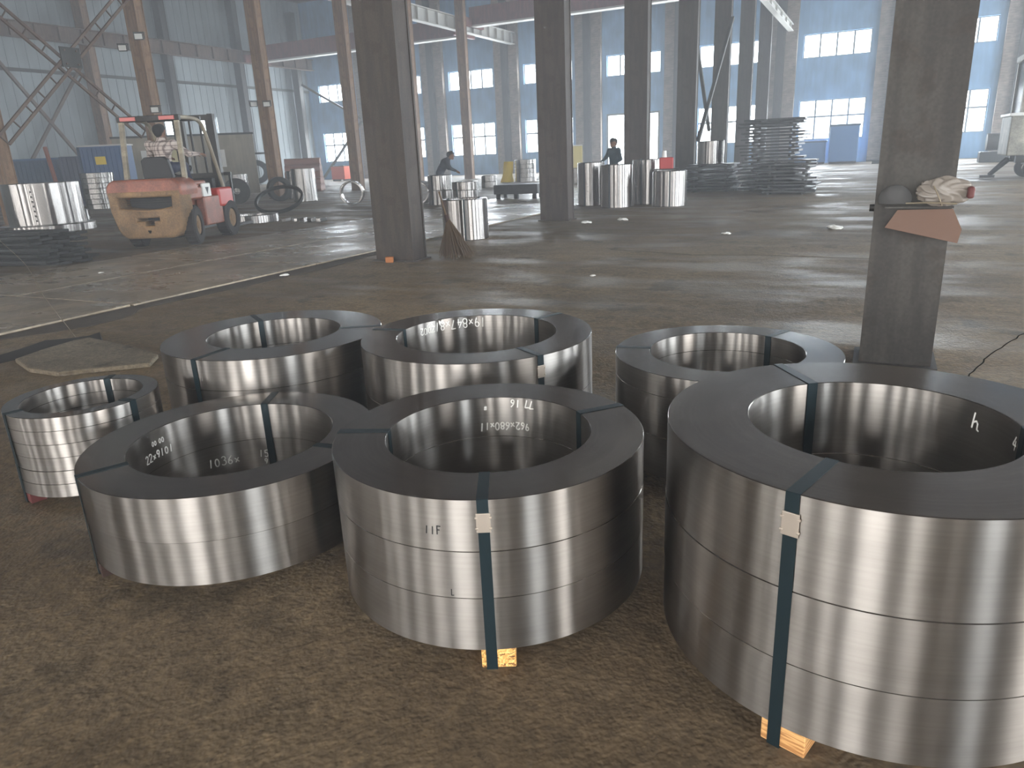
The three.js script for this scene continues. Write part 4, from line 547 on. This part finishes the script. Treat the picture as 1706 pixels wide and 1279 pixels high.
{ const t = thing('pump_unit', 'small grey pump unit beside the wheeled cabin', 'pump', [5.1, 0, 44.0]); part('motor', (() => { const g = cyl(0.4, 0.4, 1.1, 20); g.rotateZ(Math.PI / 2); g.translate(0, 0.95, 0); return g; })(), M.columnGrey, t); part('bed', box(1.6, 0.5, 0.9, 0, 0.25, 0, 0.03), M.darkSteel, t); part('hose', tube([[0.4, 1.3, 0], [0.7, 1.8, 0], [1.0, 1.2, 0.1], [1.05, 0.05, 0.2]], 0.06), M.whitePaint, t); }
{ const t = thing('wheeled_cabin', 'pale grey wheeled operator cabin with a wide dark window', 'cabin', [5.45, 0, 28.1], 0.0);
  part('lower_body', box(4.2, 1.15, 2.0, 0, 1.28, 0, 0.04), M.machine, t); part('ledge', box(4.3, 0.09, 2.1, 0, 1.88, 0, 0.02), M.whitePaint, t);
  part('cab_frame', join([box(0.16, 1.55, 0.16, -1.82, 2.68, 0.9), box(0.16, 1.55, 0.16, 1.82, 2.68, 0.9), box(0.16, 1.55, 0.16, -1.82, 2.68, -0.9), box(0.16, 1.55, 0.16, 1.82, 2.68, -0.9), box(3.9, 0.2, 2.0, 0, 3.5, 0, 0.05)]), M.machine, t);
  part('window_pane', join([box(3.5, 1.5, 0.03, 0, 2.68, 0.92), box(0.03, 1.5, 1.64, -1.84, 2.68, 0)]), M.darkGlass, t, 'dark cab window'); part('undercarriage', join([box(3.6, 0.22, 0.3, 0, 0.6, 0.6), box(3.6, 0.22, 0.3, 0, 0.6, -0.6), box(0.3, 0.2, 1.7, -1.3, 0.5, 0), box(0.3, 0.2, 1.7, 1.2, 0.5, 0)]), M.darkSteel, t);
  for (const [x, z] of [[-1.3, 0.8], [1.2, 0.8], [-1.3, -0.8], [1.2, -0.8]]) { const g = turned([[0.12, -0.12], [0.28, -0.12], [0.3, -0.08], [0.3, 0.08], [0.28, 0.12], [0.12, 0.12]], 28); g.rotateX(Math.PI / 2); g.translate(x, 0.3, z); part('wheel', g, M.rubber, t); }
  part('drawbar', join([bar([-1.9, 0.6, 0.3], [-2.35, 0.12, 0], 0.09), bar([-1.9, 0.6, -0.3], [-2.35, 0.12, 0], 0.09), box(0.4, 0.08, 0.2, -2.4, 0.08, 0)]), M.darkSteel, t); }
// straw broom on the thick column
{ const t = thing('straw_broom', 'straw broom with a fanned brush leaning on the thick dark column', 'broom', [-5.62, 0, 9.25]); part('handle', rod([0.03, 0.5, 0], [-0.08, 0.95, 0.02], 0.014), M.straw, t); part('binding', rod([0.03, 0.5, 0], [0.0, 0.62, 0], 0.035), M.darkWood, t);
  const r = rng(61), l = []; for (let i = 0; i < 260; i++) { const a = r() * 6.28, k = Math.sqrt(r()), e = [0.13 + 0.3 * k * Math.cos(a), 0.005 + 0.12 * r() * r(), 0.2 * k * Math.sin(a)]; l.push(bar([0.03 + 0.02 * k * Math.cos(a), 0.56, 0.02 * k * Math.sin(a)], e, 0.0045)); } const b = part('bristles', join(l), M.straw, t, 'splayed straw bristles'); b.userData.kind = 'stuff'; }
lone('wood_offcut', 'orange wood offcut at the foot of the thick dark column', 'offcut', box(0.11, 0.08, 0.07, 0, 0.04, 0, 0.006), std('orange wood', 0xa8683a, 0.85), [-6.28, 0.0, 8.68], 0.4);
// what is tied to the slim grey column
{ const t = thing('crumpled_bag', 'crumpled white plastic bag with red print tied to the slim grey column', 'bag', [0.3, 1.1, 5.0]); t.scale.setScalar(0.74); const g = new THREE.SphereGeometry(0.14, 48, 32), p = g.attributes.position; for (let i = 0; i < p.count; i++) { const x = p.getX(i), y = p.getY(i), z = p.getZ(i), a = Math.atan2(y, x), k = 0.86 + 0.16 * Math.sin(a * 9 + 3 * Math.sin(z * 30)) * 0.6 + 0.2 * (fbm((x + 0.2) * 2.5, (y + z + 0.4) * 2.5, 6, 6, 701, 3) - 0.5); p.setXYZ(i, x * k * 1.55 + 0.06, y * k * 0.86, z * k * 0.5); } g.computeVertexNormals(); part('bag_body', metreUV(g), M.bag, t); part('red_print', box(0.05, 0.09, 0.12, 0.235, -0.005, 0.02, 0.02), M.redInk, t); part('tie_cord', join([tube([[-0.2, -0.08, 0.06], [-0.05, -0.075, 0.1], [0.15, -0.085, 0.09]], 0.006), tube([[-0.02, 0.05, 0.07], [0.02, -0.03, 0.09], [0.05, -0.1, 0.08]], 0.005)]), M.wire, t); }
{ const g = new THREE.SphereGeometry(0.12, 32, 20), p = g.attributes.position; for (let i = 0; i < p.count; i++) { const x = p.getX(i), y = p.getY(i), z = p.getZ(i), k = 1 + 0.3 * (fbm((x + 0.3) * 2, (y + z + 0.4) * 2, 5, 5, 711, 3) - 0.5); p.setXYZ(i, x * k * 0.75, Math.max(y, -0.04) * k * 0.72, z * k * 0.4); } g.computeVertexNormals(); lone('grey_rag', 'dark grey rag bundle tied beside the white bag on the slim column', 'rag', metreUV(g), std('grey rag', 0x4c4a49, 0.95), [0.09, 1.06, 5.05]); }
{ const t = thing('cardboard_sheet', 'bent sheet of brown cardboard hung on the slim grey column', 'cardboard', [0.245, 0.94, 5.04]); const s = new THREE.Shape([[-0.13, 0.055], [0.16, 0.06], [0.215, -0.06], [0.2, -0.14], [-0.19, -0.05]].map((p) => new THREE.Vector2(...p))), g = new THREE.ExtrudeGeometry(s, { depth: 0.006, bevelEnabled: false }); g.rotateX(-0.25); part('sheet', metreUV(g), M.card, t); part('support_strip', box(0.36, 0.012, 0.03, -0.02, 0.072, 0.01), M.columnGrey, t); }
lone('bolt_head', 'rusty bolt head on the edge of the slim grey column', 'bolt', rod([0, 0, 0], [-0.04, 0, 0], 0.022, 8), M.darkSteel, [-0.0, 1.0, 5.16]);
// floodlights on the columns
function flood(label, u, y, v, yaw) { const t = thing('floodlight', label, 'lamp', [u, y, v], yaw); t.scale.setScalar(0.7); part('housing', box(0.42, 0.3, 0.16, 0, 0, 0, 0.03), M.darkSteel, t); part('lens', box(0.36, 0.24, 0.01, 0, 0, 0.083), M.whitePaint, t); part('bracket', join([box(0.04, 0.3, 0.04, -0.24, 0.05, -0.06), box(0.04, 0.3, 0.04, 0.24, 0.05, -0.06), box(0.52, 0.04, 0.2, 0, 0.2, -0.1)]), M.darkSteel, t); }
flood('floodlight high on the tan column behind the forklift, white lens', -23.7, 5.9, 19.3, 0.6); flood('floodlight on the far side of the tan column behind the forklift', -24.5, 5.6, 19.2, 0.6); flood('lower floodlight on the tan column behind the forklift', -23.6, 3.5, 19.35, 0.5); flood('floodlight on the tan column beside the leaning ring, right side', -23.75, 3.9, 25.1, 0.5); flood('floodlight on the tan column beside the leaning ring, left side', -24.5, 3.95, 25.1, 0.9); flood('floodlight on the hazy column near the red box', -6.75, 6.2, 26.6, 0.3);
// thin wire stretched over the floor
lone('thin_wire', 'thin loose wire trailing from the dark flat bars to the broken slab', 'wire', tube([[-12.7, 0.46, -7.0], [-10.6, 0.25, -6.1], [-8.6, 0.14, -5.05], [-6.3, 0.04, -3.9]], 0.003, 60, 6), M.wire, [0, 0, 0]);

shade(scene);
renderer.render(scene, camera);
